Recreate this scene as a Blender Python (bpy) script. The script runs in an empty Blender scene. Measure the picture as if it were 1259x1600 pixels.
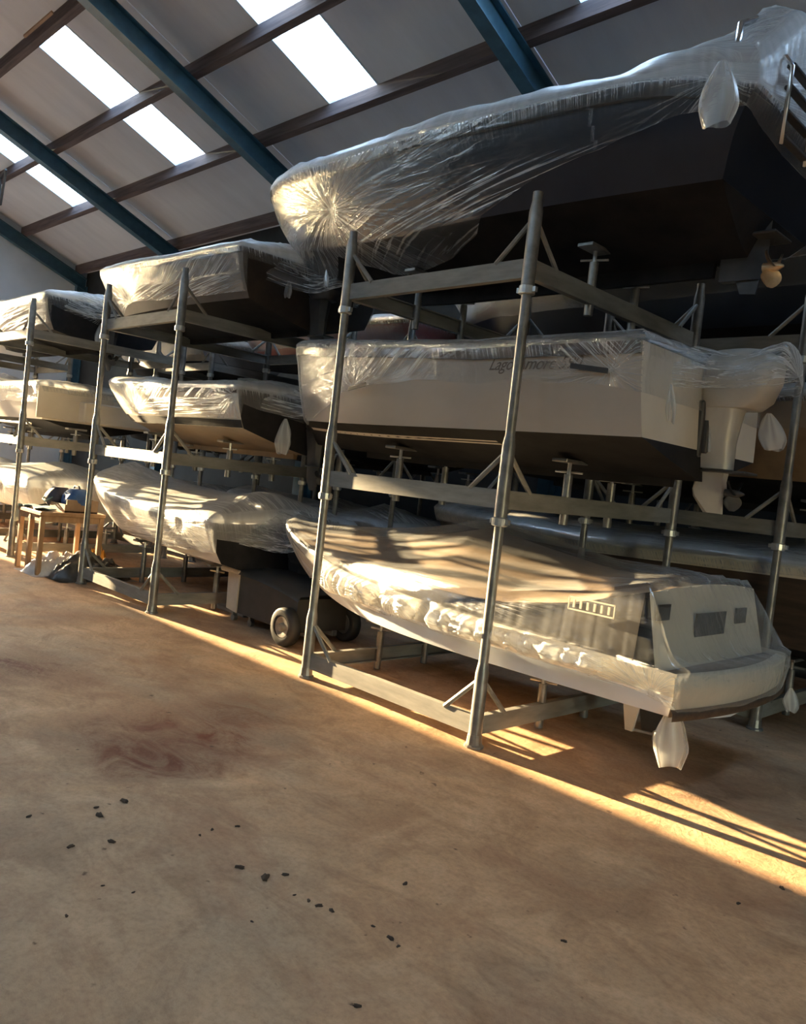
import bpy, math, random
import numpy as np
from mathutils import Matrix, Vector, noise

random.seed(7)
sc = bpy.context.scene
COL = sc.collection
PI = math.pi

# ------------------------------------------------------------------ camera
EYE = (0.0, 0.0, 1.6)
FPX = 1250.0
R3 = ((0.6971552, 0.70824248, 0.111208), (0.10773443, 0.04986142, -0.99292856), (-0.70877918, 0.70420624, -0.04154095))
cam_d = bpy.data.cameras.new('camera')
cam = bpy.data.objects.new('camera', cam_d)
COL.objects.link(cam)
cam_d.sensor_fit = 'HORIZONTAL'
cam_d.sensor_width = 36.0
cam_d.lens = 36.0 * FPX / 1259.0
cam_d.clip_start = 0.05
cam_d.clip_end = 500
rx, dn, fw = (Vector(r) for r in R3)
cam.matrix_world = Matrix(((rx.x, -dn.x, -fw.x, EYE[0]), (rx.y, -dn.y, -fw.y, EYE[1]), (rx.z, -dn.z, -fw.z, EYE[2]), (0, 0, 0, 1)))
sc.camera = cam

# ------------------------------------------------------------------ sky, sun, exposure
SUN_EL, SUN_AZ = math.radians(11.0), math.radians(6.5)   # low sun from the far gable door, a little from the aisle side
SUN_DIR = Vector((-math.cos(SUN_AZ) * math.cos(SUN_EL), -math.sin(SUN_AZ) * math.cos(SUN_EL), math.sin(SUN_EL)))
SKY_STRENGTH = 3.7
SUN_STRENGTH = 40.0
w = bpy.data.worlds.new('sky')
sc.world = w
w.use_nodes = True
nt = w.node_tree
nt.nodes.clear()
sky = nt.nodes.new('ShaderNodeTexSky')
sky.sky_type = 'NISHITA'
sky.sun_disc = False
sky.sun_elevation = SUN_EL
sky.sun_rotation = math.atan2(SUN_DIR.x, SUN_DIR.y)
sky.air_density = 1.0
sky.dust_density = 0.6
bg = nt.nodes.new('ShaderNodeBackground')
bg.inputs['Strength'].default_value = SKY_STRENGTH
wo = nt.nodes.new('ShaderNodeOutputWorld')
nt.links.new(sky.outputs[0], bg.inputs[0])
nt.links.new(bg.outputs[0], wo.inputs[0])
sun_d = bpy.data.lights.new('sun', 'SUN')
sun_d.energy = SUN_STRENGTH
sun_d.angle = math.radians(0.6)
sun_d.color = (1.0, 0.74, 0.40)
sun = bpy.data.objects.new('sun', sun_d)
sun.rotation_euler = (-SUN_DIR).to_track_quat('-Z', 'Y').to_euler()
sun.location = (-40, -10, 12)
COL.objects.link(sun)
sc.view_settings.view_transform = 'Standard'
sc.view_settings.look = 'None'
sc.view_settings.exposure = 0.5
sc.view_settings.gamma = 1.0
sc.view_settings.use_curve_mapping = False
sc.cycles.transparent_max_bounces = 32
sc.cycles.max_bounces = 10
sc.cycles.use_denoising = True


def portal(name, loc, size_x, size_y, direction):
    d = bpy.data.lights.new(name, 'AREA')
    d.shape = 'RECTANGLE'
    d.size, d.size_y = size_x, size_y
    d.cycles.is_portal = True
    o = bpy.data.objects.new(name, d)
    o.location = loc
    o.rotation_euler = Vector(direction).to_track_quat('-Z', 'Y').to_euler()
    COL.objects.link(o)
    return o


# ------------------------------------------------------------------ materials
def newmat(name):
    m = bpy.data.materials.new(name)
    m.use_nodes = True
    t = m.node_tree
    t.nodes.clear()
    out = t.nodes.new('ShaderNodeOutputMaterial')
    return m, t, out


def nd(t, typ, **kw):
    n = t.nodes.new(typ)
    for k, v in kw.items():
        if k in n.inputs:
            n.inputs[k].default_value = v
        else:
            setattr(n, k, v)
    return n


def rgba(c):
    return (c[0], c[1], c[2], 1.0)


def ramp(t, stops):
    n = t.nodes.new('ShaderNodeValToRGB')
    el = n.color_ramp.elements
    while len(el) < len(stops):
        el.new(0.5)
    for e, (p, c) in zip(el, stops):
        e.position = p
        e.color = rgba(c) if len(c) == 3 else c
    return n


def surface(name, c1, c2, scale=6.0, rough=0.6, metal=0.0, bump=0.0, stretch=(1, 1, 1), spec=0.5, detail=5.0, lo=0.35, hi=0.65):
    m, t, out = newmat(name)
    tc = nd(t, 'ShaderNodeTexCoord')
    mp = nd(t, 'ShaderNodeMapping')
    mp.inputs['Scale'].default_value = stretch
    t.links.new(tc.outputs['Object'], mp.inputs['Vector'])
    nz = nd(t, 'ShaderNodeTexNoise', Scale=scale, Detail=detail, Roughness=0.6)
    t.links.new(mp.outputs[0], nz.inputs['Vector'])
    rp = ramp(t, [(lo, c1), (hi, c2)])
    t.links.new(nz.outputs['Fac'], rp.inputs['Fac'])
    b = nd(t, 'ShaderNodeBsdfPrincipled', Roughness=rough, Metallic=metal)
    b.inputs['Specular IOR Level'].default_value = spec
    t.links.new(rp.outputs[0], b.inputs['Base Color'])
    if bump:
        bp = nd(t, 'ShaderNodeBump', Strength=bump, Distance=0.02)
        t.links.new(nz.outputs['Fac'], bp.inputs['Height'])
        t.links.new(bp.outputs[0], b.inputs['Normal'])
    t.links.new(b.outputs[0], out.inputs['Surface'])
    return m


def film_material(name, clear=0.022, graze=0.55, tint=(0.93, 0.95, 0.95), milk_gain=1.0):
    """clear sheet: see-through, whiter where it is seen edge-on, creased or doubled; crease lines run from each knot and along each pleat"""
    m, t, out = newmat(name)
    tc = nd(t, 'ShaderNodeTexCoord')
    mp = nd(t, 'ShaderNodeMapping')
    mp.inputs['Scale'].default_value = (1.6, 5.0, 6.0)
    t.links.new(tc.outputs['Object'], mp.inputs['Vector'])
    nz = nd(t, 'ShaderNodeTexNoise', Scale=2.0, Detail=3.0, Roughness=0.5, Distortion=0.6)
    t.links.new(mp.outputs[0], nz.inputs['Vector'])

    def creases(dir_attr, mask_attr, scale):
        d = nd(t, 'ShaderNodeAttribute', attribute_name=dir_attr)
        k = nd(t, 'ShaderNodeAttribute', attribute_name=mask_attr)
        n = nd(t, 'ShaderNodeTexNoise', Scale=scale, Detail=3.0, Roughness=0.65)
        t.links.new(d.outputs['Vector'], n.inputs['Vector'])
        # ridge: bright thin lines where the noise crosses its middle
        s1 = nd(t, 'ShaderNodeMath', operation='SUBTRACT')
        s1.inputs[1].default_value = 0.5
        t.links.new(n.outputs['Fac'], s1.inputs[0])
        ab = nd(t, 'ShaderNodeMath', operation='ABSOLUTE')
        t.links.new(s1.outputs[0], ab.inputs[0])
        mr = nd(t, 'ShaderNodeMapRange')
        mr.inputs['From Min'].default_value = 0.0
        mr.inputs['From Max'].default_value = 0.040
        mr.inputs['To Min'].default_value = 1.0
        mr.inputs['To Max'].default_value = 0.0
        t.links.new(ab.outputs[0], mr.inputs['Value'])
        p = nd(t, 'ShaderNodeMath', operation='MULTIPLY')
        t.links.new(mr.outputs[0], p.inputs[0])
        t.links.new(k.outputs['Fac'], p.inputs[1])
        return p
    c1 = creases('knot_dir', 'knot_mask', 4.0)
    c2 = creases('pleat_dir', 'pleat_mask', 1.25)
    cs = nd(t, 'ShaderNodeMath', operation='ADD')
    t.links.new(c1.outputs[0], cs.inputs[0])
    t.links.new(c2.outputs[0], cs.inputs[1])
    hs = nd(t, 'ShaderNodeMath', operation='MULTIPLY_ADD')
    hs.inputs[1].default_value = 0.55
    t.links.new(cs.outputs[0], hs.inputs[0])
    t.links.new(nz.outputs['Fac'], hs.inputs[2])
    bp = nd(t, 'ShaderNodeBump', Strength=0.42, Distance=0.02)
    t.links.new(hs.outputs[0], bp.inputs['Height'])
    lw = nd(t, 'ShaderNodeLayerWeight', Blend=0.5)
    t.links.new(bp.outputs[0], lw.inputs['Normal'])
    pw = nd(t, 'ShaderNodeMath', operation='POWER')
    pw.inputs[1].default_value = 3.6
    t.links.new(lw.outputs['Facing'], pw.inputs[0])
    mg = nd(t, 'ShaderNodeMath', operation='MULTIPLY_ADD')
    mg.inputs[1].default_value = graze
    mg.inputs[2].default_value = clear
    t.links.new(pw.outputs[0], mg.inputs[0])
    at = nd(t, 'ShaderNodeAttribute', attribute_name='milk')
    ma = nd(t, 'ShaderNodeMath', operation='MULTIPLY_ADD')
    ma.inputs[1].default_value = milk_gain
    t.links.new(at.outputs['Fac'], ma.inputs[0])
    t.links.new(mg.outputs[0], ma.inputs[2])
    mb = nd(t, 'ShaderNodeMath', operation='MULTIPLY_ADD')
    mb.inputs[1].default_value = 0.72
    t.links.new(cs.outputs[0], mb.inputs[0])
    t.links.new(ma.outputs[0], mb.inputs[2])
    cl = nd(t, 'ShaderNodeClamp')
    cl.inputs['Max'].default_value = 0.92
    t.links.new(mb.outputs[0], cl.inputs['Value'])
    df = nd(t, 'ShaderNodeBsdfDiffuse', Color=rgba(tint))
    tl = nd(t, 'ShaderNodeBsdfTranslucent', Color=rgba(tint))
    sc_ = nd(t, 'ShaderNodeMixShader', Fac=0.4)
    t.links.new(df.outputs[0], sc_.inputs[1])
    t.links.new(tl.outputs[0], sc_.inputs[2])
    tr = nd(t, 'ShaderNodeBsdfTransparent', Color=(0.96, 0.97, 0.97, 1))
    mx = nd(t, 'ShaderNodeMixShader')
    t.links.new(cl.outputs[0], mx.inputs['Fac'])
    t.links.new(tr.outputs[0], mx.inputs[1])
    t.links.new(sc_.outputs[0], mx.inputs[2])
    gl = nd(t, 'ShaderNodeBsdfGlossy', Roughness=0.26)
    gl.inputs['Color'].default_value = (0.95, 0.96, 0.97, 1)
    fr = nd(t, 'ShaderNodeFresnel', IOR=1.45)
    for n in (df, gl, fr):
        t.links.new(bp.outputs[0], n.inputs['Normal'])
    fs = nd(t, 'ShaderNodeMath', operation='MULTIPLY_ADD')
    fs.inputs[1].default_value = 0.28
    fs.inputs[2].default_value = 0.01
    t.links.new(fr.outputs[0], fs.inputs[0])
    m2 = nd(t, 'ShaderNodeMixShader')
    t.links.new(fs.outputs[0], m2.inputs['Fac'])
    t.links.new(mx.outputs[0], m2.inputs[1])
    t.links.new(gl.outputs[0], m2.inputs[2])
    t.links.new(m2.outputs[0], out.inputs['Surface'])
    return m


def skylight_material():
    m, t, out = newmat('corrugated_polycarbonate')
    tl = nd(t, 'ShaderNodeBsdfTranslucent', Color=(0.86, 0.93, 0.97, 1))
    tr = nd(t, 'ShaderNodeBsdfTransparent', Color=(0.86, 0.93, 0.97, 1))
    gl = nd(t, 'ShaderNodeBsdfGlossy', Roughness=0.25)
    a = nd(t, 'ShaderNodeMixShader', Fac=0.45)
    b = nd(t, 'ShaderNodeMixShader', Fac=0.06)
    t.links.new(tr.outputs[0], a.inputs[1])
    t.links.new(tl.outputs[0], a.inputs[2])
    t.links.new(a.outputs[0], b.inputs[1])
    t.links.new(gl.outputs[0], b.inputs[2])
    t.links.new(b.outputs[0], out.inputs['Surface'])
    return m


def floor_material():
    m, t, out = newmat('dusty_concrete')
    tc = nd(t, 'ShaderNodeTexCoord')
    big = nd(t, 'ShaderNodeTexNoise', Scale=0.55, Detail=6.0, Roughness=0.62, Distortion=0.5)
    mid = nd(t, 'ShaderNodeTexNoise', Scale=2.6, Detail=8.0, Roughness=0.68, Distortion=0.9)
    fine = nd(t, 'ShaderNodeTexNoise', Scale=38.0, Detail=6.0, Roughness=0.7)
    for n in (big, mid, fine):
        t.links.new(tc.outputs['Object'], n.inputs['Vector'])
    mps = nd(t, 'ShaderNodeMapping')
    mps.inputs['Scale'].default_value = (1.3, 2.6, 1.0)
    mps.inputs['Rotation'].default_value = (0, 0, 0.5)
    t.links.new(tc.outputs['Object'], mps.inputs['Vector'])
    scr = nd(t, 'ShaderNodeTexNoise', Scale=1.6, Detail=7.0, Roughness=0.7, Distortion=1.2)
    t.links.new(mps.outputs[0], scr.inputs['Vector'])
    base = ramp(t, [(0.30, (0.44, 0.268, 0.152)), (0.50, (0.56, 0.348, 0.200)), (0.72, (0.68, 0.445, 0.270))])
    t.links.new(mid.outputs['Fac'], base.inputs['Fac'])
    grey = nd(t, 'ShaderNodeMix', data_type='RGBA')
    grey.inputs[7].default_value = (0.40, 0.315, 0.225, 1)
    gr = ramp(t, [(0.46, (0, 0, 0)), (0.66, (0.75, 0.75, 0.75))])
    t.links.new(big.outputs['Fac'], gr.inputs['Fac'])
    t.links.new(gr.outputs[0], grey.inputs[0])
    t.links.new(base.outputs[0], grey.inputs[6])
    cur = grey.outputs[2]
    # reddish clay scraped onto the slab: soft patches with ragged edges, each at its own place
    stains = [((-4.02, 2.45, 0), 0.72, (0.20, 0.062, 0.030), 1.0), ((-3.75, 2.15, 0), 0.52, (0.15, 0.045, 0.022), 1.0),
              ((-4.25, 3.0, 0), 0.40, (0.20, 0.085, 0.045), 0.6), ((-5.7, 2.05, 0), 0.55, (0.15, 0.055, 0.03), 1.0),
              ((-5.1, 2.3, 0), 0.40, (0.19, 0.08, 0.045), 0.5), ((-4.3, 1.95, 0), 0.36, (0.17, 0.07, 0.04), 0.65),
              ((-3.2, 1.2, 0), 0.30, (0.17, 0.075, 0.045), 0.5), ((-2.5, 2.6, 0), 0.30, (0.2, 0.09, 0.05), 0.4),
              ((-3.3, 3.95, 0), 0.28, (0.15, 0.06, 0.03), 0.6), ((-1.9, 4.55, 0), 0.55, (0.10, 0.055, 0.03), 0.75),
              ((-7.2, 3.0, 0), 0.5, (0.23, 0.11, 0.065), 0.5), ((-1.6, 2.9, 0), 0.35, (0.22, 0.12, 0.075), 0.4)]
    sep = nd(t, 'ShaderNodeVectorMath', operation='MULTIPLY_ADD')
    sep.inputs[1].default_value = (0.75, 0.75, 0.0)
    t.links.new(mid.outputs['Color'], sep.inputs[0])
    off = nd(t, 'ShaderNodeVectorMath', operation='ADD')
    off.inputs[1].default_value = (-0.375, -0.375, 0)
    t.links.new(tc.outputs['Object'], sep.inputs[2])
    t.links.new(sep.outputs[0], off.inputs[0])
    for (c, r, col, k) in stains:
        ds = nd(t, 'ShaderNodeVectorMath', operation='DISTANCE')
        ds.inputs[1].default_value = c
        t.links.new(off.outputs[0], ds.inputs[0])
        mr = nd(t, 'ShaderNodeMapRange')
        mr.inputs['From Min'].default_value = r * 1.05
        mr.inputs['From Max'].default_value = r * 0.3
        mr.inputs['To Max'].default_value = k
        t.links.new(ds.outputs['Value'], mr.inputs['Value'])
        brk = nd(t, 'ShaderNodeMath', operation='MULTIPLY')
        fr = ramp(t, [(0.34, (0.10, 0.10, 0.10)), (0.62, (1, 1, 1))])
        t.links.new(scr.outputs['Fac'], fr.inputs['Fac'])
        t.links.new(mr.outputs[0], brk.inputs[0])
        t.links.new(fr.outputs[0], brk.inputs[1])
        mx = nd(t, 'ShaderNodeMix', data_type='RGBA')
        mx.inputs[7].default_value = rgba(col)
        t.links.new(brk.outputs[0], mx.inputs[0])
        t.links.new(cur, mx.inputs[6])
        cur = mx.outputs[2]
    # scuffs dragged over the slab
    sf = ramp(t, [(0.34, (0.80, 0.77, 0.75)), (0.5, (1, 1, 1)), (0.68, (1.10, 1.09, 1.07))])
    t.links.new(scr.outputs['Fac'], sf.inputs['Fac'])
    ml = nd(t, 'ShaderNodeMix', data_type='RGBA', blend_type='MULTIPLY')
    ml.inputs[0].default_value = 1.0
    t.links.new(cur, ml.inputs[6])
    t.links.new(sf.outputs[0], ml.inputs[7])
    cur = ml.outputs[2]
    # sandy grain and a faint clay tint in broad drifts
    gf = ramp(t, [(0.30, (0.90, 0.88, 0.86)), (0.52, (1.10, 1.10, 1.09)), (0.75, (1.22, 1.21, 1.19))])
    t.links.new(fine.outputs['Fac'], gf.inputs['Fac'])
    mg_ = nd(t, 'ShaderNodeMix', data_type='RGBA', blend_type='MULTIPLY')
    mg_.inputs[0].default_value = 1.0
    t.links.new(cur, mg_.inputs[6])
    t.links.new(gf.outputs[0], mg_.inputs[7])
    cur = mg_.outputs[2]
    mpc = nd(t, 'ShaderNodeMapping')
    mpc.inputs['Location'].default_value = (3.1, 7.7, 0)
    mpc.inputs['Scale'].default_value = (0.8, 1.5, 1)
    t.links.new(tc.outputs['Object'], mpc.inputs['Vector'])
    clay = nd(t, 'ShaderNodeTexNoise', Scale=1.1, Detail=9.0, Roughness=0.72, Distortion=0.4)
    t.links.new(mpc.outputs[0], clay.inputs['Vector'])
    cf = ramp(t, [(0.50, (0, 0, 0)), (0.68, (0.55, 0.55, 0.55))])
    t.links.new(clay.outputs['Fac'], cf.inputs['Fac'])
    mc = nd(t, 'ShaderNodeMix', data_type='RGBA')
    mc.inputs[7].default_value = (0.34, 0.165, 0.095, 1)
    t.links.new(cf.outputs[0], mc.inputs[0])
    t.links.new(cur, mc.inputs[6])
    cur = mc.outputs[2]
    # small dark specks
    vo = nd(t, 'ShaderNodeTexNoise', Scale=14.0, Detail=3.0, Roughness=0.5)
    t.links.new(tc.outputs['Object'], vo.inputs['Vector'])
    sp = ramp(t, [(0.70, (0, 0, 0)), (0.76, (0.8, 0.8, 0.8))])
    t.links.new(vo.outputs['Fac'], sp.inputs['Fac'])
    mx = nd(t, 'ShaderNodeMix', data_type='RGBA')
    mx.inputs[7].default_value = (0.10, 0.055, 0.035, 1)
    t.links.new(sp.outputs[0], mx.inputs[0])
    t.links.new(cur, mx.inputs[6])
    b = nd(t, 'ShaderNodeBsdfPrincipled', Roughness=0.72)
    b.inputs['Specular IOR Level'].default_value = 0.25
    t.links.new(mx.outputs[2], b.inputs['Base Color'])
    add = nd(t, 'ShaderNodeMath', operation='MULTIPLY_ADD')
    add.inputs[1].default_value = 0.35
    t.links.new(fine.outputs['Fac'], add.inputs[0])
    t.links.new(mid.outputs['Fac'], add.inputs[2])
    bp = nd(t, 'ShaderNodeBump', Strength=0.45, Distance=0.03)
    t.links.new(add.outputs[0], bp.inputs['Height'])
    t.links.new(bp.outputs[0], b.inputs['Normal'])
    t.links.new(b.outputs[0], out.inputs['Surface'])
    return m


M = {}
M['floor'] = floor_material()
M['film'] = film_material('clear_plastic_film')
M['film_thick'] = film_material('gathered_plastic_film', clear=0.20, graze=0.5)
M['skylight'] = skylight_material()
M['roof'] = surface('insulated_roof_sheet', (0.56, 0.57, 0.62), (0.66, 0.67, 0.72), 1.6, 0.75, bump=0.05, stretch=(1.5, 0.35, 0.35), lo=0.3, hi=0.7)
M['rafter'] = surface('blue_painted_steel', (0.030, 0.085, 0.130), (0.045, 0.122, 0.180), 5, 0.5, bump=0.04)
M['purlin'] = surface('aged_timber', (0.060, 0.042, 0.045), (0.135, 0.098, 0.095), 4, 0.8, bump=0.2, stretch=(0.25, 4, 4))
M['curb'] = surface('bright_timber_curb', (0.30, 0.17, 0.10), (0.42, 0.27, 0.17), 5, 0.7, stretch=(0.3, 4, 4))
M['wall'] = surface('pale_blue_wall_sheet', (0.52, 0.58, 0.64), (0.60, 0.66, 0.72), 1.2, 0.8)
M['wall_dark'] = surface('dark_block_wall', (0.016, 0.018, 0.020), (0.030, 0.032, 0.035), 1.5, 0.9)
M['hedge_blocker'] = surface('hedge_blocker_leaves', (0.012, 0.02, 0.008), (0.05, 0.075, 0.025), 4, 0.8, bump=0.5)
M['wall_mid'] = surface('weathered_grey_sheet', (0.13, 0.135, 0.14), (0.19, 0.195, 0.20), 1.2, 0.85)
M['yard'] = surface('yard_gravel', (0.22, 0.19, 0.15), (0.34, 0.29, 0.23), 3, 0.9)
M['steel'] = surface('galvanised_steel', (0.20, 0.195, 0.185), (0.33, 0.32, 0.30), 9, 0.38, 0.6, bump=0.05)
M['steel_beam'] = surface('galvanised_beam', (0.19, 0.185, 0.17), (0.29, 0.28, 0.25), 5, 0.62, 0.12, bump=0.08, stretch=(0.6, 0.6, 3))
M['bolt'] = surface('zinc_bolt', (0.5, 0.5, 0.48), (0.65, 0.65, 0.62), 20, 0.35, 0.8)
M['white'] = surface('white_gelcoat', (0.66, 0.60, 0.52), (0.74, 0.68, 0.60), 1.5, 0.35, stretch=(0.5, 1, 1))
M['white_shaded'] = surface('shaded_white_gelcoat', (0.40, 0.34, 0.275), (0.46, 0.395, 0.325), 1.5, 0.35, stretch=(0.5, 1, 1))  # white gelcoat with the shade put into its colour
M['cream'] = surface('cream_gelcoat', (0.55, 0.49, 0.40), (0.64, 0.58, 0.48), 1.5, 0.4)
M['bottom_white'] = surface('white_bottom_paint', (0.66, 0.70, 0.76), (0.76, 0.80, 0.85), 2, 0.55)
M['antifoul'] = surface('black_bottom_paint', (0.014, 0.014, 0.016), (0.028, 0.027, 0.028), 3, 0.8, spec=0.15)
M['brown_bottom'] = surface('brown_bottom_paint', (0.17, 0.105, 0.055), (0.25, 0.165, 0.09), 3, 0.5)
M['navy'] = surface('navy_gelcoat', (0.012, 0.016, 0.028), (0.020, 0.026, 0.042), 2, 0.3)
M['grey_hull'] = surface('grey_gelcoat', (0.17, 0.155, 0.145), (0.23, 0.21, 0.195), 2, 0.4)
M['taupe_hull'] = surface('taupe_gelcoat', (0.085, 0.072, 0.064), (0.12, 0.102, 0.09), 2, 0.45)
M['red_hull'] = surface('dark_red_gelcoat', (0.16, 0.02, 0.018), (0.22, 0.03, 0.025), 2, 0.4)
M['teak'] = surface('dark_teak', (0.045, 0.030, 0.022), (0.09, 0.06, 0.04), 6, 0.5, stretch=(0.3, 3, 3))
M['rubber'] = surface('black_rubber', (0.015, 0.015, 0.016), (0.03, 0.03, 0.03), 8, 0.6)
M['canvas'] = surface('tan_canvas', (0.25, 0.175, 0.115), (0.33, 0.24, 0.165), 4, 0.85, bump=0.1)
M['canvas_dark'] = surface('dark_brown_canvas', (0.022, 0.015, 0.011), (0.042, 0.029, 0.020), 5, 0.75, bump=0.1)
M['engine'] = surface('silver_engine_paint', (0.42, 0.40, 0.37), (0.52, 0.50, 0.46), 3, 0.35, 0.1)
M['engine_dark'] = surface('dark_engine_casting', (0.035, 0.034, 0.034), (0.06, 0.058, 0.056), 5, 0.5)
M['bronze'] = surface('bronze', (0.62, 0.40, 0.20), (0.80, 0.58, 0.34), 10, 0.3, 0.7)
M['chrome'] = surface('polished_steel', (0.6, 0.6, 0.6), (0.75, 0.75, 0.75), 5, 0.18, 0.95)
M['wood'] = surface('pine_wood', (0.34, 0.19, 0.095), (0.46, 0.28, 0.15), 5, 0.6, stretch=(3, 3, 0.4))
M['box_wood'] = surface('brown_box', (0.24, 0.15, 0.09), (0.32, 0.21, 0.13), 4, 0.7)
M['teal'] = surface('teal_cloth', (0.09, 0.15, 0.17), (0.14, 0.21, 0.23), 5, 0.7)
M['teal_pale'] = surface('pale_teal_cloth', (0.42, 0.52, 0.52), (0.52, 0.62, 0.60), 5, 0.7)
M['blue_bag'] = surface('blue_fabric', (0.02, 0.065, 0.20), (0.04, 0.12, 0.32), 6, 0.6)
M['black_bag'] = surface('dark_fabric', (0.03, 0.028, 0.045), (0.06, 0.052, 0.07), 6, 0.6)
M['tarp_black'] = surface('crumpled_black_sheet', (0.02, 0.02, 0.02), (0.06, 0.058, 0.055), 8, 0.3)
M['tarp_white'] = surface('crumpled_pale_sheet', (0.5, 0.47, 0.45), (0.72, 0.69, 0.66), 8, 0.35)
M['orange'] = surface('orange_rope_fibre', (0.45, 0.22, 0.03), (0.62, 0.33, 0.06), 12, 0.8)
M['cart'] = surface('dark_cart_body', (0.030, 0.028, 0.026), (0.050, 0.046, 0.042), 5, 0.5)
M['cart_pale'] = surface('pale_cart_panel', (0.50, 0.44, 0.35), (0.60, 0.53, 0.43), 4, 0.5)
M['letter'] = surface('faded_black_lettering', (0.05, 0.04, 0.035), (0.10, 0.085, 0.07), 6, 0.5)
M['letter_pale'] = surface('faded_brown_lettering', (0.13, 0.095, 0.07), (0.17, 0.125, 0.09), 6, 0.5)
M['clod'] = surface('dried_mud', (0.035, 0.022, 0.014), (0.075, 0.045, 0.028), 15, 0.9, bump=0.3)
M['window_dark'] = surface('tinted_window', (0.04, 0.04, 0.042), (0.07, 0.065, 0.065), 4, 0.15)
M['container'] = surface('blocker_container_paint', (0.20, 0.12, 0.08), (0.28, 0.17, 0.11), 3, 0.6)


# ------------------------------------------------------------------ mesh helpers
ORG = {}


class G:
    def __init__(self):
        self.v, self.f = [], []

    def add(self, V, F):
        n = len(self.v)
        self.v.extend([tuple(map(float, p)) for p in V])
        self.f.extend([tuple(i + n for i in q) for q in F])
        return self

    def box(self, c, s, rot=None):
        V = [Vector((sx * s[0] / 2, sy * s[1] / 2, sz * s[2] / 2)) for sx in (-1, 1) for sy in (-1, 1) for sz in (-1, 1)]
        if rot is not None:
            V = [rot @ p for p in V]
        V = [p + Vector(c) for p in V]
        return self.add(V, [(0, 1, 3, 2), (4, 6, 7, 5), (0, 4, 5, 1), (2, 3, 7, 6), (0, 2, 6, 4), (1, 5, 7, 3)])

    def rbox(self, c, s, r=0.01, rot=None):
        """box with chamfered edges"""
        hx, hy, hz = s[0] / 2, s[1] / 2, s[2] / 2
        r = min(r, hx * 0.9, hy * 0.9, hz * 0.9)
        V = []
        for sx in (-1, 1):
            for sy in (-1, 1):
                for sz in (-1, 1):
                    V += [Vector((sx * hx, sy * (hy - r), sz * (hz - r))), Vector((sx * (hx - r), sy * hy, sz * (hz - r))),
                          Vector((sx * (hx - r), sy * (hy - r), sz * hz))]
        if rot is not None:
            V = [rot @ p for p in V]
        V = [p + Vector(c) for p in V]

        def i(sx, sy, sz, k):
            return ((sx * 2 + sy) * 2 + sz) * 3 + k
        F = []
        for s_ in (0, 1):
            F.append([i(s_, 0, 0, 0), i(s_, 1, 0, 0), i(s_, 1, 1, 0), i(s_, 0, 1, 0)][::1 if s_ else -1])
            F.append([i(0, s_, 0, 1), i(0, s_, 1, 1), i(1, s_, 1, 1), i(1, s_, 0, 1)][::1 if s_ else -1])
            F.append([i(0, 0, s_, 2), i(1, 0, s_, 2), i(1, 1, s_, 2), i(0, 1, s_, 2)][::1 if s_ else -1])
        for a in (0, 1):
            for b in (0, 1):
                F.append([i(a, b, 0, 0), i(a, b, 1, 0), i(a, b, 1, 1), i(a, b, 0, 1)])
                F.append([i(a, 0, b, 0), i(a, 1, b, 0), i(a, 1, b, 2), i(a, 0, b, 2)])
                F.append([i(0, a, b, 1), i(1, a, b, 1), i(1, a, b, 2), i(0, a, b, 2)])
        for sx in (0, 1):
            for sy in (0, 1):
                for sz in (0, 1):
                    F.append([i(sx, sy, sz, 0), i(sx, sy, sz, 1), i(sx, sy, sz, 2)])
        return self.add(V, F)

    def tube(self, pts, r, n=10, cap=True):
        pts = [Vector(p) for p in pts]
        rs = r if isinstance(r, (list, tuple)) else [r] * len(pts)
        V, F = [], []
        ref = None
        for k, p in enumerate(pts):
            d = (pts[min(k + 1, len(pts) - 1)] - pts[max(k - 1, 0)]).normalized()
            if ref is None:
                ref = Vector((0, 0, 1)) if abs(d.z) < 0.9 else Vector((1, 0, 0))
            a = d.cross(ref).normalized()
            b = d.cross(a).normalized()
            ref = -b if False else ref
            for j in range(n):
                t = 2 * PI * j / n
                V.append(p + a * (rs[k] * math.cos(t)) + b * (rs[k] * math.sin(t)))
        for k in range(len(pts) - 1):
            for j in range(n):
                j2 = (j + 1) % n
                F.append((k * n + j, k * n + j2, (k + 1) * n + j2, (k + 1) * n + j))
        if cap:
            F.append(tuple(range(n))[::-1])
            F.append(tuple(range((len(pts) - 1) * n, len(pts) * n)))
        return self.add(V, F)

    def grid(self, P, close_u=False):
        """P: 2-D list of points [i][j]"""
        ni, nj = len(P), len(P[0])
        V = [p for row in P for p in row]
        F = []
        for i_ in range(ni if close_u else ni - 1):
            i2 = (i_ + 1) % ni
            for j in range(nj - 1):
                F.append((i_ * nj + j, i2 * nj + j, i2 * nj + j + 1, i_ * nj + j + 1))
        return self.add(V, F)

    def loft(self, rings, cap=True):
        n = len(rings[0])
        V = [p for r_ in rings for p in r_]
        F = []
        for k in range(len(rings) - 1):
            for j in range(n):
                j2 = (j + 1) % n
                F.append((k * n + j, k * n + j2, (k + 1) * n + j2, (k + 1) * n + j))
        if cap:
            F.append(tuple(range(n))[::-1])
            F.append(tuple(range((len(rings) - 1) * n, len(rings) * n)))
        return self.add(V, F)


def world_org(parent):
    return ORG.get(parent.name, (0, 0, 0)) if parent is not None else None


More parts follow.
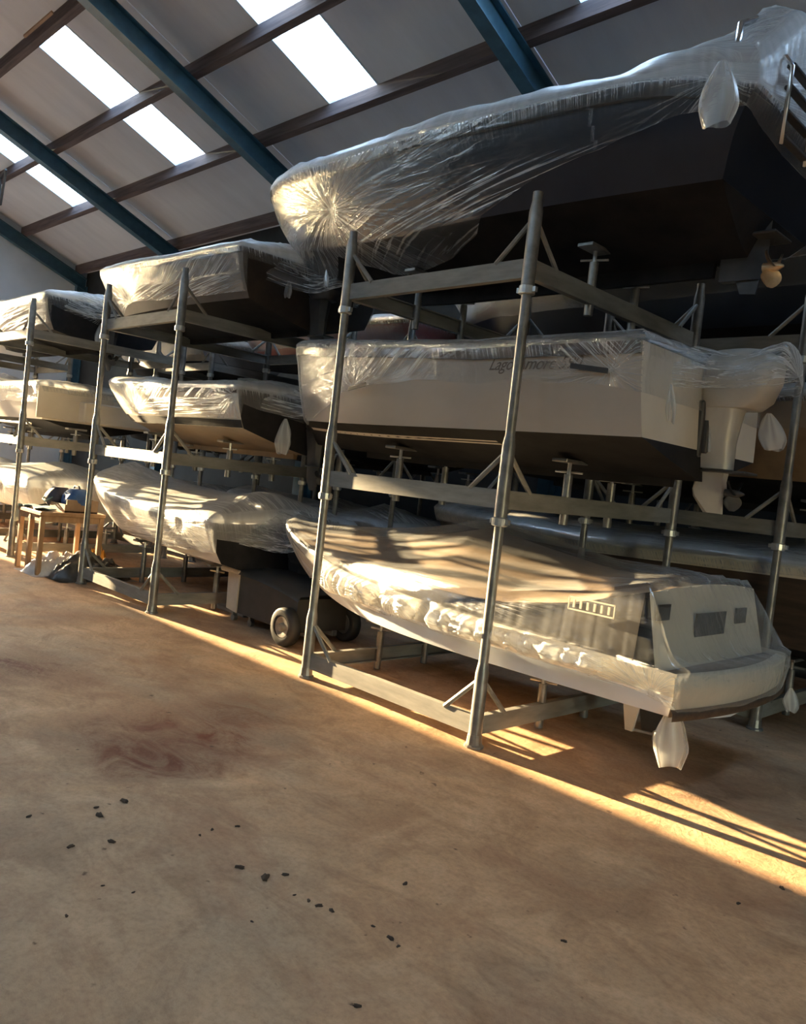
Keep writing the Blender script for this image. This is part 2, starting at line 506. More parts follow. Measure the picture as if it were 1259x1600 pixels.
def mk(name, g, mat, parent=None, smooth=False, attr=None, origin=None, kind=None, angle=None):
    """g holds world coordinates; the object is linked with its origin at its base, or in its parent's frame"""
    V = np.array(g.v, dtype=float)
    if parent is None:
        if origin is None:
            origin = ((V[:, 0].min() + V[:, 0].max()) / 2, (V[:, 1].min() + V[:, 1].max()) / 2, V[:, 2].min())
        org = origin
    else:
        org = world_org(parent)
    V = V - np.array(org)
    me = bpy.data.meshes.new(name)
    me.from_pydata(V.tolist(), [], [list(f) for f in g.f])
    me.update()
    if smooth:
        me.polygons.foreach_set('use_smooth', [True] * len(me.polygons))
    if attr is not None:
        a = me.attributes.new('milk', 'FLOAT', 'POINT')
        a.data.foreach_set('value', np.asarray(attr, dtype=np.float32))
    me.materials.append(mat if not isinstance(mat, str) else M[mat])
    if smooth and angle:
        me.set_sharp_from_angle(angle=math.radians(angle))
    o = bpy.data.objects.new(name, me)
    COL.objects.link(o)
    if parent is None:
        o.location = org
    else:
        o.parent = parent
    ORG[o.name] = tuple(org)
    if kind:
        o['kind'] = kind
    return o


def empty(name, loc):
    o = bpy.data.objects.new(name, None)
    o.empty_display_size = 0.2
    o.location = loc
    COL.objects.link(o)
    ORG[o.name] = tuple(loc)
    return o


def tag(o, label, cat, group=None):
    o['label'] = label
    o['category'] = cat
    if group:
        o['group'] = group
    return o


def struct(o):
    o['kind'] = 'structure'
    return o


def copy_tree(o, parent=None):
    c = o.copy()
    COL.objects.link(c)
    c.parent = parent
    ORG[c.name] = ORG.get(o.name, (0, 0, 0))
    for ch in list(o.children):
        copy_tree(ch, c)
    return c


def smooth01(x):
    x = np.clip(x, 0, 1)
    return x * x * (3 - 2 * x)


def n1(x, seed=0.0):
    return noise.noise(Vector((x, seed * 7.13, seed * 3.7)))


# ------------------------------------------------------------------ hall shell
XE, XW, YB, YF = 8.0, -23.0, 9.25, -9.25      # gable ends, back and front wall lines
RIDGE = 0.0
SL = 0.40


def zroof(y):                                 # underside of the purlins
    return 6.25 + SL * (9.0 - abs(y))


struct(mk('floor', G().box(((XE + XW) / 2, 0, -0.1), (XE - XW + 0.4, YB - YF + 0.4, 0.2)), 'floor', origin=(0, 0, 0)))
struct(mk('yard_ground', G().box((-63, 0, -0.13), (79.4, 120, 0.2)), 'yard'))


def wall_poly(name, pts2, plane, at, mat, holes=()):
    pass


def gable(name, x, holes, mat):
    """gable wall as vertical strips between the hole edges"""
    g = G()
    ys = sorted({YF, 0.0, YB} | {h[0] for h in holes} | {h[1] for h in holes})
    for a, b in zip(ys[:-1], ys[1:]):
        za, zb = zroof(a) + 0.25, zroof(b) + 0.25
        spans = [(0.0, None)]
        for h in holes:
            if h[0] <= a and h[1] >= b:
                spans = []
                if h[2] > 0:
                    spans.append((0.0, h[2]))
                spans.append((h[3], None))
        for lo, hi in spans:
            ta, tb = (za, zb) if hi is None else (hi, hi)
            V = [(x - 0.08, a, lo), (x - 0.08, b, lo), (x - 0.08, b, tb), (x - 0.08, a, ta), (x + 0.08, a, lo), (x + 0.08, b, lo), (x + 0.08, b, tb), (x + 0.08, a, ta)]
            g.add(V, [(0, 1, 2, 3), (4, 7, 6, 5), (0, 4, 5, 1), (1, 5, 6, 2), (2, 6, 7, 3), (3, 7, 4, 0)])
    return struct(mk(name, g, mat))


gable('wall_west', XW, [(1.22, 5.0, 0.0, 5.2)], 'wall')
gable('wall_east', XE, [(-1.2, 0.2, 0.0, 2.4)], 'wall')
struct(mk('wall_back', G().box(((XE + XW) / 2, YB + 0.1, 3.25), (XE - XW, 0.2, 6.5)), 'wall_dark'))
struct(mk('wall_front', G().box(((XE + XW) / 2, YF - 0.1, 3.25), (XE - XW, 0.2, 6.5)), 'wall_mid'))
portal('door_portal_west', (XW + 0.1, 3.11, 2.6), 3.78, 5.2, (1, 0, 0))
portal('door_portal_east', (XE - 0.1, -0.5, 1.2), 2.4, 1.4, (-1, 0, 0))

RAFTERS = [XW + 0.15, -17.4, -11.85, -6.38, -0.9, 4.6]
PURLINS = [8.95, 7.45, 6.1, 4.6, 3.1, 1.6, 0.25]
LIGHTS = {0: (-19.55, -18.42), 1: (-14.68, -13.55), 2: (-10.0, -8.9), 3: (-5.57, -4.45), 4: (0.4, 1.5)}
PT = 0.20                                     # purlin depth

ceil_ = struct(empty('ceiling', (0, 0, 6.5)))


def slope_slab(x0, x1, y0, y1, t0, t1, inset=0.0):
    """slab following the roof slope between y0 and y1, offset t0..t1 above the purlin underside"""
    V = []
    for x in (x0 + inset, x1 - inset):
        for y in (y0, y1):
            for t in (t0, t1):
                V.append((x, y, zroof(y) + t))
    return V, [(0, 1, 3, 2), (4, 6, 7, 5), (0, 4, 5, 1), (2, 3, 7, 6), (0, 2, 6, 4), (1, 5, 7, 3)]


xs_all = [XW - 0.05] + RAFTERS[1:] + [XE]
for sgn in (1, -1):
    py = [YB + 0.3] + PURLINS[1:] + [0.0]
    py[0] = YB + 0.25
    for bi in range(len(xs_all) - 1):
        x0, x1 = xs_all[bi], xs_all[bi + 1]
        for k in range(len(py) - 1):
            ya, yb = py[k] * sgn, py[k + 1] * sgn
            cuts = [(x0, x1)]
            lit = k in (1, 2) and bi in LIGHTS
            if lit:
                l0, l1 = LIGHTS[bi]
                cuts = [(x0, l0), (l1, x1)]
            for (a, b) in cuts:
                if b - a > 0.05:
                    mk('roof_panel', G().add(*slope_slab(a, b, ya, yb, PT, PT + 0.06, 0.006)), 'roof', ceil_)
nwin = 0
for sgn in (1, -1):
    for bi, (l0, l1) in LIGHTS.items():
        nwin += 1
        wroot = struct(empty('window_%d' % nwin, ((l0 + l1) / 2, 6.0 * sgn, zroof(6.0) + PT)))
        # corrugated sheet
        P = []
        nx = 45
        for i in range(nx + 1):
            x = l0 + (l1 - l0) * i / nx
            dz = 0.022 * math.cos(2 * PI * (x - l0) / 0.185)
            P.append([(x, y * sgn, zroof(y) + PT + 0.10 + dz) for y in (7.50, 6.0, 4.58)])
        mk('skylight_sheet', G().grid(P), 'skylight', wroot, smooth=True)
        for xx in (l0, l1):
            mk('side_curb', G().add(*slope_slab(xx - 0.02, xx + 0.02, 7.5 * sgn, 4.58 * sgn, PT - 0.005, PT + 0.14)), 'wall', wroot)
        for yy in (7.53, 4.55):
            mk('end_curb', G().add(*slope_slab(l0 - 0.04, l1 + 0.04, (yy + 0.035) * sgn, (yy - 0.035) * sgn, PT - 0.03, PT + 0.14)), 'curb', wroot)
        pn = Vector((0, -SL * sgn, -1)).normalized()
        portal('skylight_portal', ((l0 + l1) / 2, 6.04 * sgn, zroof(6.04) + PT - 0.01), 1.1, 2.95, pn)

for sgn in (1, -1):
    for y in PURLINS:
        yy = y * sgn
        g = G()
        g.add(*slope_slab(XW + 0.1, XE - 0.1, yy - 0.05, yy + 0.05, 0.0, PT - 0.005))
        struct(mk('purlin', g, 'purlin'))
for sgn in (1, -1):
    for x in RAFTERS:
        g = G()
        y0, y1 = (YB - 0.05) * sgn, 0.0
        # I-section: two flanges and a web
        g.add(*slope_slab(x - 0.10, x + 0.10, y0, y1, -0.025, -0.005))
        g.add(*slope_slab(x - 0.012, x + 0.012, y0, y1, -0.33, -0.025))
        g.add(*slope_slab(x - 0.10, x + 0.10, y0, y1, -0.352, -0.33))
        struct(mk('rafter', g, 'rafter'))
        # column against the long wall
        g = G()
        h = zroof(YB) - 0.2
        g.box((x, (YB - 0.03) * sgn, h / 2), (0.2, 0.02, h))
        g.box((x, (YB - 0.16) * sgn, h / 2), (0.016, 0.26, h))
        g.box((x, (YB - 0.30) * sgn, h / 2), (0.2, 0.02, h))
        struct(mk('column', g, 'rafter'))
# hedge added across the yard, unseen, to block low sky glow at the door
g = G()
P = []
for i in range(61):
    y = -45 + 1.5 * i
    e = noise.noise(Vector((y * 0.35, 1.3, 0))) * 0.7
    P.append([(-52.5 + e, y, 0), (-52.3 + e, y, 3), (-53.2 + e, y, 6.2 + 0.5 * e), (-54.5, y, 6.5 + 0.5 * e), (-56 - e, y, 4.6), (-56.3, y, 0)])
g.grid(P)
hg = mk('hedge_blocker', g, 'hedge_blocker', None, smooth=True)
hg['kind'] = 'structure'
# cargo container added out of view to cut the low sun to a floor strip
ct = empty('blocker_container', (-18.2, 1.29, 0))
tag(ct, 'brown cargo container added unseen at the far aisle end to block sun', 'container')
g = G()
P = []
for i in range(181):
    x = -22.78 + 9.18 * i / 180
    dy = 0.018 * math.copysign(min(1, abs(3 * math.sin(2 * PI * x / 0.28))), math.sin(2 * PI * x / 0.28))
    P.append([(x, 2.29 - 0.02 + dy, 0.12), (x, 2.29 - 0.02 + dy, 2.5)])
g.grid(P)
g.grid([[(p[0][0], 0.29 - (p[0][1] - 2.29), 0.12), (p[0][0], 0.29 - (p[0][1] - 2.29), 2.5)] for p in P])
mk('side_wall', g, 'container', ct)
mk('roof_sheet', G().box((-18.19, 1.29, 2.53), (9.18, 2.02, 0.1)), 'container', ct)
mk('bottom_frame', G().box((-18.19, 1.29, 0.07), (9.18, 2.02, 0.14)), 'container', ct)
mk('end_wall', G().box((-13.62, 1.29, 1.3), (0.06, 1.96, 2.4)), 'container', ct)
mk('end_wall', G().box((-22.76, 1.29, 1.3), (0.06, 1.96, 2.4)), 'container', ct)

# ------------------------------------------------------------------ boat racks
MH = 1.41
RW, RD = 1.70, 2.20


def build_rack(x0, y0):
    r = empty('boat_rack', (x0, y0, 0))

    def P(x, y, z):
        return (x0 + x, y0 + y, z)
    for (px, py) in ((0, 0), (RW, 0), (0, RD), (RW, RD)):
        g = G()
        for k in range(3):
            b = k * MH
            g.tube([P(px, py, b + 0.02), P(px, py, b + 0.46), P(px, py, b + 0.53)], [0.042, 0.042, 0.031], 12)
            top = b + MH if k < 2 else b + 0.58
            g.tube([P(px, py, b + 0.45), P(px, py, top)], 0.031, 12)
        post = mk('post', g, 'steel', r, smooth=True, angle=40)
        mk('foot', G().tube([P(px, py, 0.0), P(px, py, 0.012), P(px, py, 0.02), P(px, py, 0.08)], [0.062, 0.062, 0.05, 0.045], 14), 'steel', post)
        for k in (1, 2):
            b = k * MH
            g = G().tube([P(px, py, b - 0.035), P(px, py, b - 0.03), P(px, py, b + 0.015), P(px, py, b + 0.02)], [0.040, 0.050, 0.050, 0.040], 14)
            g.box(P(px + 0.055, py, b - 0.005), (0.03, 0.025, 0.03))
            g.box(P(px - 0.055, py, b - 0.005), (0.03, 0.025, 0.03))
            mk('collar', g, 'bolt', post)
    for k in range(3):
        zc = k * MH + 0.13
        for yy in (0, RD):
            g = G()
            g.box(P(RW / 2, yy, zc), (RW - 0.07, 0.012, 0.115))
            g.box(P(RW / 2, yy + 0.02, zc + 0.053), (RW - 0.07, 0.045, 0.010))
            g.box(P(RW / 2, yy + 0.02, zc - 0.053), (RW - 0.07, 0.045, 0.010))
            mk('long_beam', g, 'steel_beam', r)
        for xx in (0, RW):
            sg = -1 if xx else 1
            g = G()
            g.box(P(xx, RD / 2, zc), (0.012, RD - 0.07, 0.115))
            g.box(P(xx + sg * 0.02, RD / 2, zc + 0.053), (0.045, RD - 0.07, 0.010))
            g.box(P(xx + sg * 0.02, RD / 2, zc - 0.053), (0.045, RD - 0.07, 0.010))
            mk('side_beam', g, 'steel_beam', r)
        for (px, py) in ((0, 0), (RW, 0), (0, RD), (RW, RD)):
            sx, sy = (1 if px == 0 else -1), (1 if py == 0 else -1)
            for (dx, dy) in ((sx, 0), (0, sy)):
                g = G()
                a = Vector(P(px + dx * 0.035, py + dy * 0.035, zc + 0.27))
                b = Vector(P(px + dx * 0.27, py + dy * 0.27, zc + 0.05))
                g.tube([a, b], 0.016, 6)
                mk('brace', g, 'steel_beam', r)
    return r


def jack(r, x, y, zbeam, ztop, wide=0.26, side=1):
    """adjustable keel support clamped to a side beam"""
    b = G()
    b.tube([(x, y, zbeam - 0.13), (x, y, ztop - 0.10)], 0.030, 12)
    j = mk('support_jack', b, 'steel', r, smooth=True, angle=40)
    g = G()
    g.tube([(x, y, ztop - 0.12), (x, y, ztop - 0.015)], 0.014, 8)
    mk('screw', g, 'bolt', j)
    mk('handle', G().tube([(x - 0.09, y - 0.03, ztop - 0.085), (x + 0.09, y + 0.03, ztop - 0.085)], 0.008, 6), 'bolt', j)
    mk('top_plate', G().rbox((x, y, ztop - 0.012), (0.12, wide, 0.024), 0.004), 'steel', j)
    return j


RACKS = {}
R1 = build_rack(-4.75, 3.87)
tag(R1, 'galvanised three-tier rack nearest the camera carrying the white outboard boat', 'boat rack', 'boat racks')
RACKS['A'] = R1
spots = {'P': (-8.95, 3.87, 'galvanised rack second along the aisle, beside the wooden table and dark cart'),
         'Q': (-12.75, 3.80, 'galvanised rack farthest along the aisle, cut by the left picture edge'),
         'W': (-16.95, 3.80, 'added galvanised rack beyond the left picture edge, next along the aisle from the third rack'),
         'S1': (-3.98, 6.28, 'shadowed galvanised rack standing behind the rack of the white outboard boat'),
         'S2': (-8.20, 6.28, 'dark rack of the back row behind the gap between the two front racks'),
         'S3': (-12.40, 6.28, 'dark rack of the back row behind the second front rack')}
for key, (x, y, lab) in spots.items():
    c = copy_tree(R1)
    c.location = (x, y, 0)
    ORG[c.name] = (x, y, 0)
    tag(c, lab, 'boat rack', 'boat racks')
    RACKS[key] = c


# ------------------------------------------------------------------ boats
class Hull:
    def __init__(s, xs, L, yc, hb, zk, zc, zs, bluff=2.4, q=0.62, t0=0.25, stern=0.9, cf=0.82, rake=0.0, rise=0.25, trake=0.0, flare=0.0, bulge=0.03, krise=0.5, skew=0.0):
        s.__dict__.update(locals())

    def zsheer(s, t):
        return float(np.interp(t, s.zs[0], s.zs[1]))

    def wb(s, t):
        b = 1.0 if t < s.t0 else max(0.0, 1 - ((t - s.t0) / (1 - s.t0)) ** s.bluff) ** s.q
        a = 1 - (1 - s.stern) * max(0, 1 - t / 0.4) ** 2
        return s.hb * a * b

    def prof(s, t):
        """keel z, chine z, chine half width"""
        k = max(0.0, (t - s.krise) / (1 - s.krise))
        zs = s.zsheer(t)
        zk = s.zk + s.rise * 0.55 * k ** 2.2 * (zs - s.zk)
        zc = s.zc + s.rise * k ** 1.8 * (zs - s.zc)
        wc = s.wb(t) * s.cf * (1 - 0.25 * k ** 2)
        return zk, zc, wc, zs

    def X(s, t, f):
        """world x for station t at relative height f (0 keel .. 1 sheer)"""
        L = s.L - s.rake * (1 - min(1, max(0, f))) ** 1.25
        return s.xs - s.trake * (1 - f) - t * (L - s.trake * (1 - f))

    def at(s, t, z, side):
        """hull surface point at station t and height z (z between keel and sheer)"""
        zk, zc, wc, zs = s.prof(t)
        z = min(max(z, zk), zs)
        if z >= zc:
            u = (z - zc) / max(1e-4, zs - zc)
            y = wc + (s.wb(t) - wc) * (u ** (1 + s.flare)) + s.bulge * math.sin(PI * u) * min(1, s.wb(t) / (0.3 * s.hb))
        else:
            u = (z - zk) / max(1e-4, zc - zk)
            y = wc * (u ** 0.85)
        f = (z - s.zk) / max(1e-4, zs - s.zk)
        return (s.X(t, f), s.yc + s.skew * t + side * y, z)

    def row(s, t, side, lo, hi, n):
        """points between relative levels lo..hi where 0 keel, .5 chine, 1 sheer"""
        zk, zc, wc, zs = s.prof(t)
        out = []
        for k in range(n + 1):
            v = lo + (hi - lo) * k / n
            z = zk + (zc - zk) * (v / 0.5) if v < 0.5 else zc + (zs - zc) * ((v - 0.5) / 0.5)
            out.append(s.at(t, z, side))
        return out


TS = [1 - (1 - i / 40.0) ** 1.6 for i in range(41)]


def hull_part(h, name, lo, hi, n, mat, root, cap=True):
    g = G()
    for side in (-1, 1):
        g.grid([h.row(t, side, lo, hi, n) for t in TS])
    o = mk(name, g, mat, root, smooth=True, angle=35)
    if cap:
        a = h.row(0, -1, lo, hi, n)
        b = h.row(0, 1, lo, hi, n)
        mk('transom', G().grid([a, b]), cap if isinstance(cap, str) else mat, root)
    return o


def sheer_band(h, name, dz0, dz1, out, mat, root, t_end=1.0):
    g = G()
    for side in (-1, 1):
        P = []
        for t in TS:
            if t > t_end:
                break
            zs = h.zsheer(t)
            a, b = h.at(t, zs - dz0, side), h.at(t, zs - dz1, side)
            o = side * out
            dx = -out if t > 0.9 else 0
            P.append([a, (a[0] + dx, a[1] + o, a[2]), (b[0] + dx, b[1] + o, b[2]), b])
        g.grid(P)
    return mk(name, g, mat, root, smooth=True, angle=35)


def deck(h, root, mat, drop=0.03, crown=0.05):
    P = []
    for t in TS:
        zs = h.zsheer(t) - drop
        wv = h.wb(t)
        P.append([(h.X(t, 1.0), h.yc + h.skew * t + wv * 0.985 * u, zs + crown * (1 - u * u)) for u in (-1, -0.5, 0, 0.5, 1)])
    return mk('deck', G().grid(P), mat, root, smooth=True)


def keel(h, root, mat, depth=0.06, t0=0.05, t1=0.8):
    g = G()
    rings = []
    for i in range(13):
        t = t0 + (t1 - t0) * i / 12
        zk, zc, wc, zs = h.prof(t)
        x = h.X(t, 0)
        yk = h.yc + h.skew * t
        rings.append([(x, yk - 0.03, zk + 0.03), (x, yk - 0.02, zk - depth), (x, yk + 0.02, zk - depth), (x, yk + 0.03, zk + 0.03)])
    g.loft(rings)
    return mk('keel', g, mat, root)


# ------------------------------------------------------------------ film covers
def ridged(x, seed):
    """irregular sharp pleats, about one per unit of x"""
    v = n1(x * 0.9, seed) + 0.5 * n1(x * 2.3, seed + 3)
    return max(0.0, 1 - abs(v) * 3.2)


def film_cover(h, label, hem, zdeck, knots=(), pleats=(), near=0.02, off=0.034, sdepth=0.016, far_hem=0.35, stern_hem=0.35,
               base_milk=0.0, gather=0.004, seed=1, bulges=(), transom_out=None, mat='film', top_milk=0.10, puff=0.035, edge_milk=0.30, wave=1.0, sheer_pleat=0.55, hem_milk=0.12):
    """one sheet draped over the boat: a closed loop along the sheer, a skirt down to the hem and a cap over the deck"""
    per = []
    Ln = h.L
    nn = int(Ln / near)
    for i in range(nn + 1):
        u = i / nn
        per.append(('n', 1 - (1 - u) ** 1.35))
    nf = max(24, nn // 5)
    for i in range(1, nf + 1):
        u = 1 - i / nf
        per.append(('f', 1 - (1 - u) ** 1.35))
    ntr = max(10, int(2 * h.wb(0) / (near * 1.2)))
    for i in range(1, ntr):
        per.append(('t', 1 - 2 * i / ntr))

    def base(p, z):
        k, a = p
        if k == 't':
            zz = min(z, h.zsheer(0))
            pn = h.at(0, zz, 1)
            x = pn[0]
            if transom_out:
                x += transom_out(a, zz)
            return (x, h.yc + a * (pn[1] - h.yc), zz)
        return h.at(a, z, -1 if k == 'n' else 1)

    S = np.array([base(p, h.zsheer(p[1] if p[0] != 't' else 0)) for p in per])
    tg = np.roll(S, -1, 0) - np.roll(S, 1, 0)
    nr = np.stack([-tg[:, 1], tg[:, 0]], 1)
    nr /= np.maximum(1e-6, np.linalg.norm(nr, axis=1))[:, None]
    cen = np.array([h.xs - h.L * 0.5, h.yc])
    if (((S[:, :2] - cen) * nr).sum(1) > 0).sum() < len(S) / 2:
        nr = -nr
    arc = np.concatenate([[0], np.cumsum(np.linalg.norm(np.diff(S, axis=0), axis=1))])

    def hem_of(p):
        if p[0] == 'n':
            return float(np.interp(p[1], hem[0], hem[1]))
        if p[0] == 'f':
            return far_hem
        return stern_hem if not callable(stern_hem) else stern_hem(p[1])

    nsk = int(max(hem[1]) / sdepth) + 2
    rows, milks, kdir, kmask, pdir, pmask = [], [], [], [], [], []
    for i, p in enumerate(per):
        t = p[1] if p[0] != 't' else 0.0
        zs = h.zsheer(t)
        hd = hem_of(p)
        col = []
        n2 = nr[i]
        for k in range(nsk, 0, -1):
            d = hd * k / nsk
            x, y, z = base(p, zs - d)
            o = off * (0.55 + 0.45 * math.exp(-max(0, d - 0.08) / 0.06))
            mk_ = base_milk + edge_milk * math.exp(-d / 0.025)
            gth = ridged(arc[i] / 0.045 + 0.6 * d / 0.1, seed)
            o += gather * gth * math.exp(-d / 0.16)
            best, kd = 0.0, (1.0, 0.0, 0.0)
            for ki, (kx, kz, amp, rad, nfold, side) in enumerate(knots):
                if side != p[0]:
                    continue
                dx = (x - kx) if side != 't' else (y - kx)
                dz = z - kz
                r = math.hypot(dx, dz) + 1e-5
                if r > rad * 4:
                    continue
                g_ = min(1.0, r / 0.12) * math.exp(-r / rad)
                f = ridged(math.atan2(dz, dx) * nfold / 2.0, seed + kx)
                o += amp * (0.35 * f + 0.2) * g_ - 0.022 * math.exp(-(r / 0.06) ** 2)
                mk_ += 0.04 * math.exp(-r / rad) + 0.35 * math.exp(-(r / 0.03) ** 2)
                msk = math.exp(-r / (rad * 1.1))
                if msk > best:
                    best, kd = msk, (dx / r * 1.6 * nfold / 10, dz / r * 1.6 * nfold / 10, ki * 3.7 + seed + 0.25 * r)
            kdir.append(kd)
            kmask.append(best)
            pb = sheer_pleat * math.exp(-d / 0.07)
            pd = (arc[i] / 0.05 + 0.5 * d / 0.1, 0.0, seed + 0.5)
            for pi_, (ang, wl, amp, x0, x1, z0, z1, side) in enumerate(pleats):
                if side != p[0]:
                    continue
                cx = x if side != 't' else y
                if not (x0 < cx < x1 and z0 < z < z1):
                    continue
                wgt = float(smooth01((cx - x0) / (0.25 * (x1 - x0))) * smooth01((x1 - cx) / (0.25 * (x1 - x0))) * smooth01((z - z0) / (0.3 * (z1 - z0))) * smooth01((z1 - z) / (0.3 * (z1 - z0))))
                al = math.cos(ang) * cx + math.sin(ang) * z
                q_ = (-math.sin(ang) * cx + math.cos(ang) * z) / wl
                o += 0.5 * amp * ridged(q_ + 0.5 * n1(al * 1.3, seed + 5), seed + 11) * wgt
                if wgt > pb:
                    pb, pd = wgt, (q_ * 0.8, al * 0.35, seed + pi_ * 2.3)
            pdir.append(pd)
            pmask.append(pb)
            for (x0, x1, z0, z1, amp, mlk, wl) in bulges:
                if p[0] != 'n':
                    continue
                a = float(smooth01((x - x0) / 0.10) * smooth01((x1 - x) / 0.12))
                zz = (z - z0) / (z1 - z0)
                if a > 0 and 0 < zz < 1:
                    e = a * (math.sin(PI * zz ** 0.6) ** 0.7)
                    f = ridged(x / wl + 0.8 * n1(z * 4, seed), seed + 2)
                    c = noise.noise(Vector((x * 9, z * 12, seed)))
                    o += amp * e * (1 + 0.40 * f + 0.35 * c)
                    mk_ += mlk * e * (0.75 + 0.45 * f)
            o += wave * (0.008 * noise.noise(Vector((x * 1.3, z * 3.5 + y, seed * 3.1))))
            o = max(o, 0.012)
            if k == nsk:
                mk_ += hem_milk
            col.append((x + n2[0] * o, y + n2[1] * o, z + 0.02 * noise.noise(Vector((x * 3, y * 3, seed))) * (k == nsk)))
            milks.append(mk_)
        if p[0] == 't':
            tt = 0.0
        else:
            tt = p[1]
        rx_ = h.xs - h.L * (0.14 + 0.74 * tt)
        bx, by, bz = S[i]
        gth = ridged(arc[i] / 0.045, seed)
        pf = puff * (0.6 + 0.7 * abs(n1(arc[i] * 1.1, seed + 8)) + 0.25 * n1(arc[i] * 5, seed))
        for r_ in (0.0, 0.012, 0.03, 0.06, 0.10, 0.15, 0.21, 0.28, 0.38, 0.5, 0.63, 0.77, 0.9, 1.0):
            x = bx + (rx_ - bx) * r_
            y = by + (h.yc + h.skew * (0.14 + 0.74 * tt) - by) * r_
            z = zdeck(x, y, r_, bz)
            rid = ridged(y * 6 + 0.8 * n1(x * 1.2, seed), seed + 1)
            wr = 0.014 * noise.noise(Vector((x * 2.1, y * 6.0, seed + 4))) + 0.010 * rid
            edge = max(0.0, 1 - r_ / 0.07)
            lift = pf * min(1.0, r_ / 0.05) * max(0.0, 1 - r_ / 0.5)
            col.append((x + nr[i][0] * (off + gather * gth) * edge, y + nr[i][1] * (off + gather * gth) * edge, z + off * min(1, 0.6 + r_ / 0.05) + lift + wr * min(1, r_ * 8)))
            milks.append(base_milk + top_milk + (edge_milk + 0.15 * gth) * max(0.0, 1 - r_ / 0.12))
            kdir.append((0, 0, seed))
            kmask.append(0.0)
            pdir.append((y * 14 + 0.9 * n1(x * 1.2, seed) + 2 * edge * arc[i] / 0.1, x * 0.6, seed))
            pmask.append(sheer_pleat * min(1, 0.3 + r_ * 5))
        rows.append(col)
    g = G().grid(rows, close_u=True)
    o = mk('plastic_cover', g, mat, None, smooth=True, attr=np.clip(np.array(milks), 0, 0.9))
    me = o.data
    for nm, dat in (('knot_dir', kdir), ('pleat_dir', pdir)):
        at = me.attributes.new(nm, 'FLOAT_VECTOR', 'POINT')
        at.data.foreach_set('vector', np.array(dat, dtype=np.float32).ravel())
    for nm, dat in (('knot_mask', kmask), ('pleat_mask', pmask)):
        at = me.attributes.new(nm, 'FLOAT', 'POINT')
        at.data.foreach_set('value', np.array(dat, dtype=np.float32))
    tag(o, label, 'plastic cover', 'plastic boat covers')
    return o


def crease_attr(o, ni, nj, seed):
    d, k = [], []
    for i in range(ni):
        for j in range(nj):
            d.append((j * 0.55, i * 0.035, seed))
            k.append(0.85)
    at = o.data.attributes.new('pleat_dir', 'FLOAT_VECTOR', 'POINT')
    at.data.foreach_set('vector', np.array(d, dtype=np.float32).ravel())
    at = o.data.attributes.new('pleat_mask', 'FLOAT', 'POINT')
    at.data.foreach_set('value', np.array(k, dtype=np.float32))


def film_tail(cover, top, length, width, seed=1, lean=(0.0, 0.0), thick=0.34, face=0.0, mat='film_thick'):
    """the gathered loose end of a sheet hanging from its knot like an open bag"""
    rings, milk = [], []
    n = 26
    for k in range(15):
        u = k / 14
        wv = width * (0.08 + 0.92 * math.sin(PI * min(1, 0.04 + 0.62 * u ** 0.9)) ** 1.1) * (1 - 0.25 * max(0, u - 0.7) / 0.3) / 2
        cx, cy, cz = top[0] + lean[0] * u, top[1] + lean[1] * u, top[2] - length * u
        ring = []
        for j in range(n):
            a = 2 * PI * j / n
            f = ridged(a * 2.2 + 0.4 * u, seed) * 0.14
            rr = 1 + f + 0.12 * noise.noise(Vector((math.cos(a) * 2, math.sin(a) * 2, u * 3 + seed)))
            lx, ly = math.cos(a) * wv * rr, math.sin(a) * wv * thick * rr
            ring.append((cx + lx * math.cos(face) - ly * math.sin(face), cy + lx * math.sin(face) + ly * math.cos(face), cz + 0.010 * math.sin(a * 2 + seed) * u))
            milk.append(0.10 + 0.4 * f * 4)
        rings.append(ring)
    g = G().loft(rings, cap=False)
    return mk('loose_end', g, mat, cover, smooth=True, attr=np.clip(milk, 0, 0.9))


def plain_deck(h, crown=0.10, bumps=()):
    def f(x, y, r_, zb):
        z = zb + crown * (1 - (1 - r_) ** 2)
        for (bx, by, hh, rad) in bumps:
            d = math.hypot(x - bx, y - by) / rad
            if d < 1:
                z += hh * (1 - d) ** 1.4
        return z
    return f


def sub(pts, h):
    """(x, z) hem points in the world -> (t list, depth list)"""
    ts, ds = [], []
    for (x, z) in pts:
        t = (h.xs - x) / h.L
        ts.append(t)
        ds.append(h.zsheer(t) - z)
    return ts, ds


def propeller(parent, c, r, mat, axis='x', blades=3):
    g = G()
    g.tube([(c[0] - 0.05, c[1], c[2]), (c[0] + 0.03, c[1], c[2]), (c[0] + 0.07, c[1], c[2])], [r * 0.24, r * 0.22, r * 0.06], 12)
    for b in range(blades):
        a = 2 * PI * b / blades + PI / 2 + PI
        P = []
        for i in range(7):
            u = i / 6
            wv = r * 0.55 * math.sin(PI * (0.15 + 0.8 * u)) ** 0.7
            rowp = []
            for s_ in (-1, -0.3, 0.3, 1):
                tw = 0.9 - 0.5 * u
                lx = s_ * wv * math.sin(tw) * 0.9
                lt = s_ * wv * math.cos(tw)
                rad = r * (0.18 + 0.82 * u)
                rowp.append((c[0] + lx, c[1] + rad * math.cos(a) - lt * math.sin(a), c[2] + rad * math.sin(a) + lt * math.cos(a)))
            P.append(rowp)
        g.grid(P)
        g.grid([[(q[0] + 0.008, q[1], q[2]) for q in rw] for rw in P])
    return mk('propeller', g, mat, parent, smooth=True, angle=50)


BOATS = {}


def boat_root(h, label, group=None):
    r = empty('boat', (h.xs - h.L / 2, h.yc, h.zk))
    tag(r, label, 'boat', 'stored boats')
    return r


